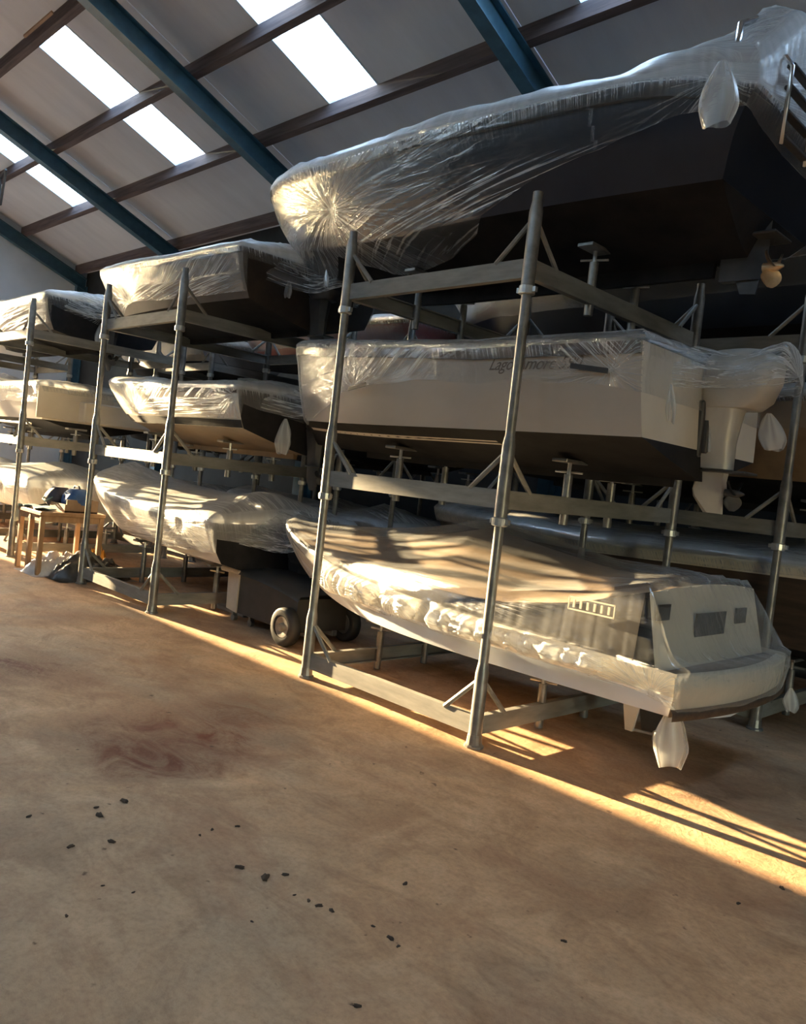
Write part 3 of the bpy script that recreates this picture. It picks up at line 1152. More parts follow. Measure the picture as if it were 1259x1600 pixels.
# ---- 1: big navy boat on the top tier of the near rack
hT = Hull(-1.88, 5.32, 4.95, 1.05, 3.19, 3.42, ([0, 0.06, 0.12, 0.3, 0.6, 0.85, 1.0], [3.80, 3.90, 3.95, 3.98, 4.04, 4.20, 4.34]), bluff=2.6, q=0.60, t0=0.30, stern=0.86,
          cf=0.80, rake=0.75, rise=0.42, bulge=0.05, flare=0.15, trake=0.32)
bT = boat_root(hT, 'big navy boat on the top tier of the nearest rack, seen from below')
hull_part(hT, 'hull_bottom', 0, 0.5, 6, 'antifoul', bT)
hull_part(hT, 'topsides', 0.5, 1, 10, 'navy', bT)
sheer_band(hT, 'rub_rail', 0.02, 0.085, 0.03, 'rubber', bT)
deck(hT, bT, 'grey_hull')
keel(hT, bT, 'antifoul', 0.09)
# outdrive, propeller, ladder
DX = -2.34
dr = mk('stern_drive', G().loft([[(DX + a[0], 4.95 + a[1] * s_, z) for a in ((-0.02, -0.07), (0.18, -0.05), (0.26, 0.0), (0.18, 0.05), (-0.02, 0.07))] for z, s_ in ((3.50, 1.0), (3.42, 1.2), (3.36, 1.0), (3.2, 0.55), (3.06, 0.45))]), 'engine_dark', bT, smooth=True, angle=40)
mk('cavitation_plate', G().rbox((DX + 0.16, 4.95, 3.31), (0.36, 0.26, 0.018), 0.006), 'engine_dark', dr)
mk('skeg', G().loft([[(DX + 0.04, 4.945, 3.16), (DX + 0.24, 4.945, 3.14), (DX + 0.24, 4.955, 3.14), (DX + 0.04, 4.955, 3.16)], [(DX + 0.11, 4.947, 2.98), (DX + 0.21, 4.947, 2.97), (DX + 0.21, 4.953, 2.97), (DX + 0.11, 4.953, 2.98)]]), 'engine_dark', dr)
propeller(dr, (DX + 0.29, 4.95, 3.13), 0.125, 'bronze')
LX, LY0, LY1 = -1.80, 4.26, 4.60
ld = empty('swim_ladder', (0, 0, 0))
ld.parent = bT
ORG[ld.name] = ORG[bT.name]
for y in (LY0, LY1):
    g = G()
    g.tube([(LX, y, 3.56), (LX + 0.01, y, 3.96), (LX - 0.03, y, 4.02), (LX - 0.12, y, 4.03)], 0.013, 8)
    mk('rail', g, 'chrome', ld, smooth=True)
for z in (3.60, 3.73, 3.86, 3.97):
    mk('rung', G().rbox((LX, (LY0 + LY1) / 2, z), (0.045, LY1 - LY0, 0.022), 0.005), 'engine_dark', ld)
arch = G()
arch.tube([(-2.05, 4.12, 3.86), (-2.12, 4.30, 4.30), (-2.16, 4.62, 4.50), (-2.16, 5.28, 4.50), (-2.12, 5.6, 4.30), (-2.05, 5.78, 3.86)], 0.02, 8)
mk('stern_arch', arch, 'chrome', bT, smooth=True)


def deck_T(x, y, r_, zb):
    z = zb + 0.12 * (1 - (1 - r_) ** 2)
    # tent over the stern arch
    dx = abs(x + 2.16)
    dy = max(0.0, abs(y - 4.95) - 0.30)
    d = math.hypot(max(0, dx - 0.03) / 1.05, dy / 0.72)
    if d < 1:
        z = max(z, z + (4.52 - z) * (1 - d) ** 1.15)
    return z


hemT = ([-5.9, 3.46], [-5.4, 3.30], [-4.98, 3.28], [-4.4, 3.31], [-3.9, 3.37], [-3.47, 3.48], [-3.13, 3.58], [-2.69, 3.64], [-2.3, 3.72], [-2.05, 3.76])
ts, ds = sub(hemT[::-1], hT)
ts = [0.0] + ts[1:] + [0.9, 0.965, 1.0]
ds = [0.10] + ds[1:] + [0.86, 0.90, 0.80]
cT = film_cover(hT, 'clear plastic sheet wrapping the big navy boat, knotted at bow and stern quarter', (ts, ds), deck_T,
                knots=[(-5.35, 3.72, 0.030, 0.85, 17, 'n'), (-2.05, 3.86, 0.02, 0.25, 9, 'n')],
                pleats=[(math.radians(9), 0.05, 0.016, -5.6, -2.0, 3.27, 3.72, 'n')], seed=2,
                far_hem=0.5, stern_hem=lambda u: 0.10 + 0.05 * (1 - u * u), base_milk=0.0, puff=0.10, edge_milk=0.35, sheer_pleat=0.35)
film_tail(cT, (-2.0, 3.90, 3.89), 0.34, 0.20, 3, (0.02, -0.02))
film_tail(cT, (-5.92, 4.55, 3.42), 0.16, 0.07, 5, (0.03, 0.0))

# ---- 2: white outboard boat on the middle tier of the near rack
hM = Hull(-2.37, 4.05, 4.94, 0.86, 1.79, 1.985, ([0, 0.3, 0.7, 1.0], [2.53, 2.52, 2.60, 2.74]), bluff=3.2, q=0.55, t0=0.30, stern=0.97, cf=0.95, rake=0.12, rise=0.10, bulge=0.015, trake=-0.06)
bM = boat_root(hM, 'white open boat with silver outboard engine on the middle tier of the nearest rack')
hull_part(hM, 'hull_bottom', 0, 0.5, 6, 'antifoul', bM)
hull_part(hM, 'topsides', 0.5, 1, 8, 'white_shaded', bM, 'cream')  # flank takes the white darkened for shade, transom a lighter tone
sheer_band(hM, 'rub_rail', -0.01, 0.075, 0.022, 'teak', bM)
deck(hM, bM, 'teak')
keel(hM, bM, 'antifoul', 0.05)
mk('waterline_stripe', G().grid([[h_ for h_ in (hM.at(t, hM.prof(t)[1] - 0.055, -1), hM.at(t, hM.prof(t)[1] - 0.075, -1))] for t in TS[8:34]]), 'white', bM)
# lettering, painted on the near topside
fc = bpy.data.curves.new('lettering_text', 'FONT')
fc.body = 'Lago Amore 590'
fc.size = 0.125
fc.shear = 0.45
fc.space_character = 0.95
fc.extrude = 0.001
ft = bpy.data.objects.new('lettering_text', fc)
COL.objects.link(ft)
dg = bpy.context.evaluated_depsgraph_get()
me = bpy.data.meshes.new_from_object(ft.evaluated_get(dg))
bpy.data.objects.remove(ft)
lw_ = max(v.co.x for v in me.vertices)
g = G()
V = []
for v in me.vertices:
    x = -3.46 + v.co.x * (0.72 / lw_)
    z = 2.375 + v.co.y * 0.9
    t = (hM.xs - x) / hM.L
    p = hM.at(t, z, -1)
    V.append((x, p[1] - 0.003 - v.co.z, z))
g.add(V, [tuple(p.vertices) for p in me.polygons])
mk('lettering', g, 'letter_pale', bM)
# outboard engine on the transom
ex, ey = -2.24, 4.98
eng = mk('outboard_engine', G().loft([[(ex + dx * s_, ey + dy * w_, z) for dx, dy in ((-0.10, -1), (0.04, -1), (0.10, -0.6), (0.12, 0), (0.10, 0.6), (0.04, 1), (-0.10, 1), (-0.14, 0.5), (-0.14, -0.5))]
                                     for z, s_, w_ in ((2.30, 1.15, 0.12), (2.22, 1.0, 0.105), (2.05, 0.8, 0.085), (1.90, 0.85, 0.075), (1.88, 0.85, 0.075))]), 'engine', bM, smooth=True, angle=45)
cow = []
for z, sx, sy, ox in ((2.26, 0.17, 0.13, 0.05), (2.31, 0.21, 0.155, 0.07), (2.42, 0.235, 0.165, 0.085), (2.52, 0.235, 0.16, 0.09), (2.58, 0.215, 0.145, 0.085), (2.62, 0.16, 0.11, 0.075), (2.635, 0.08, 0.05, 0.07)):
    cow.append([(ex + ox + sx * math.copysign(abs(math.cos(a)) ** 0.7, math.cos(a)), ey + sy * math.copysign(abs(math.sin(a)) ** 0.7, math.sin(a)), z) for a in [2 * PI * j / 22 for j in range(22)]])
mk('cowling', G().loft(cow), 'engine', eng, smooth=True, angle=50)
mk('clamp_bracket', G().rbox((ex - 0.12, ey - 0.11, 2.12), (0.09, 0.05, 0.36), 0.01).rbox((ex - 0.12, ey + 0.11, 2.12), (0.09, 0.05, 0.36), 0.01).rbox((ex - 0.07, ey, 2.10), (0.06, 0.20, 0.26), 0.01), 'engine_dark', eng)
mk('lower_unit', G().loft([[(ex + x0_, ey - w_, z), (ex + x1_, ey - w_ * 0.6, z), (ex + x1_ + 0.02, ey, z), (ex + x1_, ey + w_ * 0.6, z), (ex + x0_, ey + w_, z), (ex + x0_ - 0.03, ey, z)]
                           for z, x0_, x1_, w_ in ((1.89, -0.10, 0.06, 0.05), (1.80, -0.11, 0.05, 0.045), (1.745, -0.12, 0.06, 0.05), (1.70, -0.11, 0.04, 0.04), (1.60, -0.03, 0.05, 0.012))]), 'engine', eng, smooth=True, angle=40)
mk('cavitation_plate', G().rbox((ex + 0.05, ey, 1.865), (0.34, 0.19, 0.016), 0.005), 'engine_dark', eng)
propeller(eng, (ex + 0.12, ey, 1.735), 0.11, 'engine_dark')
mk('tilt_rod', G().tube([(ex - 0.05, ey - 0.09, 2.25), (ex - 0.03, ey - 0.085, 1.98)], 0.010, 6), 'bolt', eng)


def deck_M(x, y, r_, zb):
    z = zb + 0.09 * (1 - (1 - r_) ** 2)
    d = math.hypot((x + 3.3) / 1.2, (y - 4.94) / 0.9)
    if d < 1:
        z += 0.10 * (1 - d) ** 1.2
    return z


# the film also stretches out over the engine: a bridge beyond the transom
def out_M(u, z):
    return 0.0


ts, ds = [0, 0.06, 0.2, 0.45, 0.58, 0.66, 0.74, 0.82, 0.92, 1.0], [0.30, 0.25, 0.22, 0.24, 0.30, 0.36, 0.50, 0.62, 0.70, 0.72]
cM = film_cover(hM, 'clear plastic sheet over the white outboard boat, taped along its side', (ts, ds), deck_M,
                knots=[(-4.86, 2.26, 0.016, 0.30, 14, 'n'), (-2.55, 2.36, 0.012, 0.25, 9, 'n'), (-4.9, 2.62, 0.010, 0.3, 11, 'n')],
                pleats=[(math.radians(42), 0.05, 0.010, -4.9, -3.9, 2.3, 2.6, 'n'), (math.radians(-40), 0.045, 0.008, -2.95, -2.4, 2.33, 2.6, 'n')],
                seed=4, far_hem=0.3, stern_hem=0.30, base_milk=-0.02, gather=0.002, near=0.018, edge_milk=0.10, sheer_pleat=0.3, top_milk=0.04, hem_milk=0.0)
# stretch over the engine
P, milk = [], []
for i in range(30):
    u = i / 29
    row = []
    for j in range(34):
        a = -0.12 + (PI + 0.24) * j / 33
        wv = (0.48 * (1 - u) + 0.20 * u) * (1 - 0.35 * math.sin(PI * u)) 
        ztop = 2.63 * (1 - u) + 2.66 * u - 0.05 * math.sin(PI * u)
        zb = 2.36 * (1 - u) + 2.40 * u
        x = -2.36 + 0.45 * u
        if u > 0.9:
            x += 0.02
        f = ridged(j * 0.33 + 0.3 * n1(u * 3, 2), 5)
        rr = 1 + 0.08 * f
        y = 4.96 - math.cos(a) * wv * rr
        row.append((x, y, zb + math.sin(a) * (ztop - zb) * rr))
        milk.append(0.0 + 0.16 * f)
    P.append(row)
for k in range(6):   # close over the cowling's aft face
    u = (k + 1) / 6
    row = []
    for j in range(34):
        q0 = P[29][j]
        cx, cz = -1.86, 2.48
        row.append((q0[0] + 0.07 * math.sin(u * PI / 2), q0[1] + (4.98 - q0[1]) * u ** 2, q0[2] + (2.46 - q0[2]) * u ** 2))
        milk.append(0.2)
    P.append(row)
ef = mk('engine_film', G().grid(P), 'film', cM, smooth=True, attr=np.clip(milk, 0, 0.9))
crease_attr(ef, len(P), 34, 3)
film_tail(cM, (-2.33, 4.42, 2.33), 0.22, 0.10, 7, (0.0, 0.05), face=PI / 2)
film_tail(cM, (-2.02, 5.12, 2.26), 0.22, 0.16, 9, (0.03, 0.06), face=0.5)


def strip(parent, name, x0, z0, x1, z1, hgt, mat, h, out=0.035):
    Pq = []
    for i in range(9):
        u = i / 8
        x, z = x0 + (x1 - x0) * u, z0 + (z1 - z0) * u
        y0 = h.at((h.xs - x) / h.L, z, -1)[1] - out
        Pq.append([(x, y0 + 0.006, z + hgt / 2), (x, y0, z + hgt / 2), (x, y0, z - hgt / 2), (x, y0 + 0.006, z - hgt / 2)])
    return mk(name, G().grid(Pq), mat, parent)


strip(cM, 'tape_strip', -2.80, 2.385, -2.54, 2.35, 0.032, 'rubber', hM, 0.045)
strip(cM, 'tape_strip', -4.86, 2.25, -4.62, 2.285, 0.030, 'teak', hM, 0.06)

# ---- 3: sloop with a tan canvas tent on the lowest tier of the near rack
hL = Hull(-1.90, 4.42, 4.83, 0.83, 0.40, 0.485, ([0, 0.35, 0.6, 0.8, 1.0], [0.73, 0.77, 0.81, 0.92, 1.08]), bluff=2.2, q=0.62, t0=0.28, stern=0.93, cf=0.94, rake=0.55, rise=0.30, bulge=0.03, flare=0.0)
bL = boat_root(hL, 'low white boat under a tan canvas tent on the bottom tier of the nearest rack')
hull_part(hL, 'hull_bottom', 0, 0.5, 6, 'bottom_white', bL)
hull_part(hL, 'waterline_band', 0.5, 0.74, 4, 'bottom_white', bL, cap=False)
hull_part(hL, 'topsides', 0.74, 1, 6, 'cream', bL, cap=False)
deck(hL, bL, 'teak', 0.08, 0.03)
keel(hL, bL, 'bottom_white', 0.05)
# rounded stern with a cream rim
Pq, Pr = [], []
for i in range(21):
    u = -1 + i / 10
    bow_ = 0.10 * (1 - u * u)
    Pq.append([(hL.xs + bow_ - 0.02, hL.yc + u * 0.775, 0.49), (hL.xs + bow_, hL.yc + u * 0.785, 0.60), (hL.xs + bow_, hL.yc + u * 0.79, 0.71), (hL.xs + bow_ - 0.06, hL.yc + u * 0.76, 0.715)])
    Pr.append([(hL.xs + bow_ - 0.01, hL.yc + u * 0.78, 0.47), (hL.xs + bow_ + 0.015, hL.yc + u * 0.80, 0.48), (hL.xs + bow_ + 0.015, hL.yc + u * 0.80, 0.525), (hL.xs + bow_ - 0.01, hL.yc + u * 0.78, 0.535)])
mk('stern_rim', G().grid(Pq), 'cream', bL, smooth=True)
mk('stern_fender', G().grid(Pr), 'teak', bL, smooth=True)
mk('swim_deck', G().grid([[(hL.xs + 0.10 * (1 - u * u) - 0.05, hL.yc + u * 0.765, 0.70), (-2.3, hL.yc + u * 0.765, 0.70)] for u in [-1 + i / 10 for i in range(21)]]), 'teak', bL)
sd = mk('stern_drive', G().loft([[(-2.36 + a[0] * s_, 4.83 + a[1] * s_, z) for a in ((-0.12, -0.06), (0.12, -0.05), (0.2, 0), (0.12, 0.05), (-0.12, 0.06))] for z, s_ in ((0.44, 1.3), (0.36, 1.2), (0.28, 0.8), (0.15, 0.6))]), 'engine_dark', bL, smooth=True, angle=40)
mk('trim_bracket', G().add([(-2.52, 4.66, 0.37), (-2.40, 4.66, 0.35), (-2.43, 4.66, 0.17), (-2.48, 4.66, 0.17), (-2.52, 4.68, 0.37), (-2.40, 4.68, 0.35), (-2.43, 4.68, 0.17), (-2.48, 4.68, 0.17)],
   [(0, 1, 2, 3), (7, 6, 5, 4), (0, 4, 5, 1), (1, 5, 6, 2), (2, 6, 7, 3), (3, 7, 4, 0)]), 'white', sd)
mk('anode', G().rbox((-2.26, 4.66, 0.19), (0.06, 0.03, 0.07), 0.01), 'bolt', sd)
mk('propeller_shaft', G().tube([(-2.44, 4.68, 0.18), (-2.2, 4.72, 0.19)], 0.010, 8), 'bolt', sd)

# canvas tent: tan top, dark sides, pale rear panel
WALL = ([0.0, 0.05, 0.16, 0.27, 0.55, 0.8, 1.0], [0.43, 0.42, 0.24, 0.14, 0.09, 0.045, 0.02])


def ridge_L(x):
    return float(np.interp(-x, [1.9, 2.1, 2.8, 3.35, 3.88, 4.3, 5.0, 5.7, 6.32], [1.15, 1.19, 1.19, 1.26, 1.34, 1.24, 1.12, 1.08, 1.05]))


def deck_L(x, y, r_, zb):
    t = min(1, max(0, (hL.xs - x) / hL.L))
    wv = max(0.03, hL.wb(t))
    e = wv - abs(y - hL.yc)
    hw = float(np.interp(t, WALL[0], WALL[1]))
    zt = hL.zsheer(t) + hw
    wall = smooth01((e + 0.005) / 0.07)
    sx = smooth01((hL.xs - x) / 0.30)
    q_ = min(1.0, max(0.0, 1 - e / wv))
    top = zt + (max(zt + 0.01, ridge_L(x)) - zt) * (1 - q_) ** 1.15
    base_ = hL.zsheer(t)
    return base_ + (top - base_) * float(min(wall, sx))


Pq, Ps = [], []
for t in [0.06 + 0.925 * i / 60 for i in range(61)]:
    x = hL.X(t, 1)
    wv = hL.wb(t) - 0.02
    hw = float(np.interp(t, WALL[0], WALL[1]))
    zt = hL.zsheer(t) + hw
    inn = 0.05 * min(1, hw / 0.2)
    row = []
    for u in (-1, -0.8, -0.6, -0.4, -0.2, 0, 0.2, 0.4, 0.6, 0.8, 1):
        yy = u * (wv - inn)
        row.append((x, hL.yc + yy, zt - 0.02 + (max(zt, ridge_L(x) - 0.02) - zt) * (1 - abs(u)) ** 1.15))
    Pq.append(row)
    Ps.append([(x, hL.yc - wv, hL.zsheer(t) - 0.01), (x, hL.yc - wv + inn * 0.5, hL.zsheer(t) + hw * 0.5), (x, hL.yc - wv + inn, zt - 0.02)])
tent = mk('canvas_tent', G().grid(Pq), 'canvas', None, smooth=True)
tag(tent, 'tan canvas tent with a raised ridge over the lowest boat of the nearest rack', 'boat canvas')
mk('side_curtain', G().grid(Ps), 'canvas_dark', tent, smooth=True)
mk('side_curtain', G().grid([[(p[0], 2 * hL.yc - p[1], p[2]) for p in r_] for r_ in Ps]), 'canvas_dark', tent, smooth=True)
g = G()
xr = -2.14
g.grid([[(xr + 0.10, hL.yc + u * 0.74, 0.70), (xr, hL.yc + u * 0.72, 1.12 + 0.04 * (1 - u * u))] for u in [-1 + i / 8 for i in range(17)]])
rp_ = mk('rear_panel', g, 'cream', tent)
mk('rear_window', G().box((xr + 0.065, hL.yc - 0.04, 0.93), (0.012, 0.40, 0.14)), 'window_dark', rp_)
mk('rear_window', G().box((xr + 0.05, hL.yc - 0.63, 1.02), (0.012, 0.14, 0.09)), 'window_dark', rp_)
mk('rear_window', G().box((xr + 0.055, hL.yc + 0.42, 0.96), (0.012, 0.16, 0.10)), 'window_dark', rp_)
# vent grille with six slots on the dark curtain
vy = 4.005
vg = mk('vent_grille', G().box((-2.43, vy, 1.025), (0.30, 0.008, 0.008)).box((-2.43, vy, 0.955), (0.30, 0.008, 0.008)).box((-2.58, vy, 0.99), (0.008, 0.008, 0.075)).box((-2.28, vy, 0.99), (0.008, 0.008, 0.075)), 'cream', tent)
for i in range(6):
    mk('slot', G().box((-2.545 + i * 0.046, vy, 0.99), (0.014, 0.008, 0.045)), 'cream', vg)

ts = [0, 0.05, 0.15, 0.3, 0.5, 0.7, 0.85, 0.95, 1.0]
ds = [0.18, 0.14, 0.14, 0.16, 0.18, 0.22, 0.32, 0.44, 0.50]
cL = film_cover(hL, 'clear plastic sheet over the tan tented boat, glowing gold in low sun', (ts, ds), deck_L,
                knots=[(-3.9, 0.86, 0.012, 0.28, 13, 'n'), (-2.02, 0.60, 0.02, 0.30, 11, 'n'), (-2.0, 0.62, 0.02, 0.3, 9, 't')],
                bulges=[(-5.05, -4.18, 0.635, 0.90, 0.085, 0.62, 0.07), (-4.13, -3.68, 0.63, 0.90, 0.08, 0.58, 0.08), (-3.64, -2.24, 0.62, 0.88, 0.09, 0.62, 0.06)],
                seed=6, far_hem=0.2, stern_hem=0.20, base_milk=0.0, gather=0.003, near=0.017, edge_milk=0.0, sheer_pleat=0.10, top_milk=0.0, puff=0.0,
                transom_out=lambda u, z: 0.11 * (1 - u * u))
film_tail(cL, (-1.97, 4.20, 0.52), 0.33, 0.18, 11, (0.03, 0.0), face=0.8)
film_tail(cL, (-1.82, 5.55, 0.52), 0.15, 0.10, 13, (0.02, 0.0), face=0.8)


def std_boat(h, label, bottom, top, rail='teak', keel_mat=None, rail_w=0.05, drop=0.03, transom=True):
    r = boat_root(h, label)
    hull_part(h, 'hull_bottom', 0, 0.5, 5, bottom, r, transom)
    hull_part(h, 'topsides', 0.5, 1, 7, top, r, transom)
    sheer_band(h, 'rub_rail', 0.0, rail_w, 0.022, rail, r)
    deck(h, r, 'grey_hull', drop)
    keel(h, r, keel_mat or bottom, 0.05)
    return r


def simple_outboard(parent, x, y, z0, s=1.0, mat='engine_dark'):
    """outboard: shaft leg with cowling, cavitation plate, propeller"""
    e = mk('outboard_engine', G().loft([[(x + dx * a * s, y + dy * b * s, z0 + dz * s) for dx, dy in ((-0.09, -1), (0.07, -0.8), (0.11, 0), (0.07, 0.8), (-0.09, 1), (-0.12, 0))]
                                        for dz, a, b in ((0.45, 1.2, 0.11), (0.2, 0.9, 0.08), (0.0, 0.9, 0.06), (-0.18, 0.9, 0.04), (-0.3, 0.4, 0.015))]), mat, parent, smooth=True, angle=45)
    cw = []
    for dz, sx, sy in ((0.42, 0.15, 0.12), (0.48, 0.20, 0.15), (0.65, 0.22, 0.155), (0.76, 0.19, 0.13), (0.80, 0.09, 0.06)):
        cw.append([(x + 0.05 * s + sx * s * math.copysign(abs(math.cos(q)) ** 0.7, math.cos(q)), y + sy * s * math.copysign(abs(math.sin(q)) ** 0.7, math.sin(q)), z0 + dz * s) for q in [2 * PI * j / 18 for j in range(18)]])
    mk('cowling', G().loft(cw), mat, e, smooth=True, angle=50)
    mk('cavitation_plate', G().rbox((x + 0.05 * s, y, z0), (0.3 * s, 0.17 * s, 0.014), 0.004), mat, e)
    propeller(e, (x + 0.13 * s, y, z0 - 0.12 * s), 0.10 * s, 'engine_dark')
    return e


def stretch_film(cover, x0, x1, yc, w0, w1, z0, z1, drop0, drop1, seed):
    """sheet bridging from the transom to what sticks out behind it"""
    P, milk = [], []
    for i in range(26):
        u = i / 25
        row = []
        for j in range(28):
            a = PI * j / 27
            wv = (w0 * (1 - u) + w1 * u) * (1 - 0.3 * math.sin(PI * u))
            ztop = z0 * (1 - u) + z1 * u - 0.06 * math.sin(PI * u)
            zb = ztop - (drop0 * (1 - u) + drop1 * u)
            f = ridged(j * 0.4 + 0.3 * n1(u * 3, seed), seed)
            rr = 1 + 0.08 * f
            row.append((x0 + (x1 - x0) * u, yc - math.cos(a) * wv * rr, zb + math.sin(a) * (ztop - zb) * rr))
            milk.append(0.12 + 0.35 * f)
        P.append(row)
    for k in range(4):
        u = (k + 1) / 4
        P.append([(q0[0] + 0.06 * math.sin(u * PI / 2), q0[1] + (yc - q0[1]) * u ** 2, q0[2] + (z1 - drop1 * 0.6 - q0[2]) * u ** 2) for q0 in P[25]])
        milk += [0.2] * 28
    o = mk('stretched_film', G().grid(P), 'film', cover, smooth=True, attr=np.clip(np.array(milk) * 0.5, 0, 0.9))
    crease_attr(o, len(P), 28, seed)
    return o


# ---- second rack along the aisle
hPT = Hull(-6.62, 4.35, 4.95, 0.93, 2.98, 3.14, ([0, 0.3, 0.7, 1.0], [3.60, 3.60, 3.70, 3.88]), bluff=2.6, q=0.6, t0=0.3, stern=0.92, cf=0.86, rake=0.75, rise=0.28, bulge=0.03)
bPT = std_boat(hPT, 'dark taupe boat on the top tier of the second rack, bow towards the gable', 'antifoul', 'taupe_hull', 'rubber', transom='canvas_dark')  # dark transom colour stands in for the shadowed stern
simple_outboard(bPT, -6.50, 4.98, 2.92, 0.85)
ts, ds = [0, 0.25, 0.6, 0.85, 0.95, 1.0], [0.40, 0.40, 0.42, 0.60, 0.70, 0.66]
cPT = film_cover(hPT, 'plastic sheet over the top-tier boat of the second rack, white along its upper edge', (ts, ds), plain_deck(hPT, 0.16, [(-7.0, 4.95, 0.12, 0.9)]),
                 knots=[(-9.0, 3.28, 0.022, 0.40, 13, 'n'), (4.85, 3.4, 0.02, 0.3, 9, 't')],
                 pleats=[(math.radians(8), 0.055, 0.016, -9.2, -6.5, 3.05, 3.45, 'n'), (math.radians(35), 0.06, 0.012, -8.4, -6.6, 3.3, 3.6, 'n')],
                 seed=12, near=0.028, sdepth=0.022, stern_hem=0.10, base_milk=0.03)
stretch_film(cPT, -6.63, -6.02, 4.98, 0.6, 0.22, 3.66, 3.56, 0.3, 0.25, 14)
film_tail(cPT, (-6.58, 4.62, 3.40), 0.16, 0.12, 15)

hPM = Hull(-6.46, 4.32, 4.95, 0.93, 1.72, 1.90, ([0, 0.3, 0.7, 1.0], [2.27, 2.28, 2.36, 2.46]), skew=0.2, bluff=2.6, q=0.6, t0=0.3, stern=0.92, cf=0.88, rake=0.80, rise=0.22, bulge=0.02)
bPM = std_boat(hPM, 'white boat with brown bottom on the middle tier of the second rack', 'brown_bottom', 'cream', 'teak', transom='antifoul')  # transom coloured black for the shade on the stern
mk('waterline_stripe', G().grid([[hPM.at(t, hPM.prof(t)[1] + 0.075, -1), hPM.at(t, hPM.prof(t)[1] + 0.005, -1)] for t in TS[:36]]), 'antifoul', bPM)
for ch in list(bPM.children):
    if ch.name.startswith('waterline_stripe'):
        ch.location.y -= 0.008
simple_outboard(bPM, -6.33, 4.98, 1.62, 0.8)
ts, ds = [0, 0.3, 0.6, 0.85, 0.95, 1.0], [0.28, 0.30, 0.33, 0.40, 0.46, 0.46]
cPM = film_cover(hPM, 'plastic sheet over the white boat on the middle tier of the second rack', (ts, ds), plain_deck(hPM, 0.10, [(-6.9, 4.95, 0.06, 0.8)]),
                 knots=[(-8.75, 2.02, 0.02, 0.45, 13, 'n'), (-6.5, 2.2, 0.014, 0.3, 9, 'n')],
                 pleats=[(math.radians(28), 0.05, 0.012, -8.6, -6.6, 2.12, 2.36, 'n'), (0.03, 0.045, 0.010, -8.6, -6.5, 1.98, 2.2, 'n')],
                 seed=17, near=0.028, sdepth=0.022, stern_hem=lambda u: 0.14 + 0.10 * (1 - abs(u)), base_milk=0.08, far_hem=0.25)
stretch_film(cPM, -6.47, -5.95, 4.98, 0.62, 0.2, 2.36, 2.34, 0.26, 0.2, 18)
film_tail(cPM, (-6.40, 4.62, 2.05), 0.34, 0.15, 19, face=0.8)

hPL = Hull(-6.53, 4.70, 4.90, 0.94, 0.42, 0.60, ([0, 0.3, 0.7, 1.0], [1.0, 0.98, 1.05, 1.22]), skew=0.36, bluff=2.6, q=0.6, t0=0.25, stern=0.95, cf=0.84, rake=0.70, rise=0.3, bulge=0.04)
bPL = std_boat(hPL, 'white boat on the bottom tier of the second rack, brightly sunlit at the bow', 'white', 'white', 'teak', transom='antifoul')  # stern shade put into the transom colour
simple_outboard(bPL, -6.40, 4.98, 0.30, 0.8)
ts, ds = [0, 0.3, 0.6, 0.85, 0.95, 1.0], [0.30, 0.36, 0.42, 0.46, 0.48, 0.48]
cPL = film_cover(hPL, 'plastic sheet over the bottom boat of the second rack, bleached by low sun', (ts, ds), plain_deck(hPL, 0.16, [(-6.9, 4.9, 0.14, 0.8), (-8.2, 4.9, 0.05, 1.0)]),
                 knots=[(-7.1, 0.92, 0.022, 0.4, 12, 'n'), (4.9, 0.8, 0.02, 0.35, 9, 't')],
                 pleats=[(math.radians(4), 0.05, 0.014, -9.6, -6.5, 0.55, 0.9, 'n')],
                 seed=21, near=0.028, sdepth=0.022, stern_hem=lambda u: 0.16 + 0.12 * (1 - abs(u)), base_milk=0.30, far_hem=0.3)
stretch_film(cPL, -6.54, -6.02, 4.98, 0.66, 0.3, 1.14, 1.12, 0.34, 0.3, 22)

# ---- third rack, at the left picture edge
hQT = Hull(-11.42, 4.7, 4.95, 0.92, 2.98, 3.10, ([0, 0.3, 0.7, 1.0], [3.56, 3.52, 3.62, 3.85]), bluff=2.6, q=0.6, t0=0.3, stern=0.92, cf=0.86, rake=0.7, rise=0.28, bulge=0.03)
bQT = std_boat(hQT, 'dark boat on the top tier of the third rack by the left picture edge', 'antifoul', 'taupe_hull', 'rubber', transom='antifoul')
simple_outboard(bQT, -11.28, 4.98, 2.92, 0.85)
ts, ds = [0, 0.5, 1.0], [0.38, 0.40, 0.5]
cQT = film_cover(hQT, 'plastic sheet over the top boat of the third rack, tied at its stern', (ts, ds), plain_deck(hQT, 0.12, [(-11.7, 4.95, 0.10, 0.9)]),
                 knots=[(4.9, 3.45, 0.02, 0.4, 12, 't')], pleats=[(math.radians(6), 0.055, 0.016, -13.5, -11.3, 3.1, 3.5, 'n')],
                 seed=25, near=0.035, sdepth=0.03, stern_hem=lambda u: 0.12 + 0.18 * (1 - abs(u)), base_milk=0.03)
stretch_film(cQT, -11.43, -10.75, 4.98, 0.62, 0.25, 3.72, 3.62, 0.3, 0.3, 26)
film_tail(cQT, (-11.36, 4.86, 3.32), 0.34, 0.20, 27, (0.05, 0.0), face=0.8)

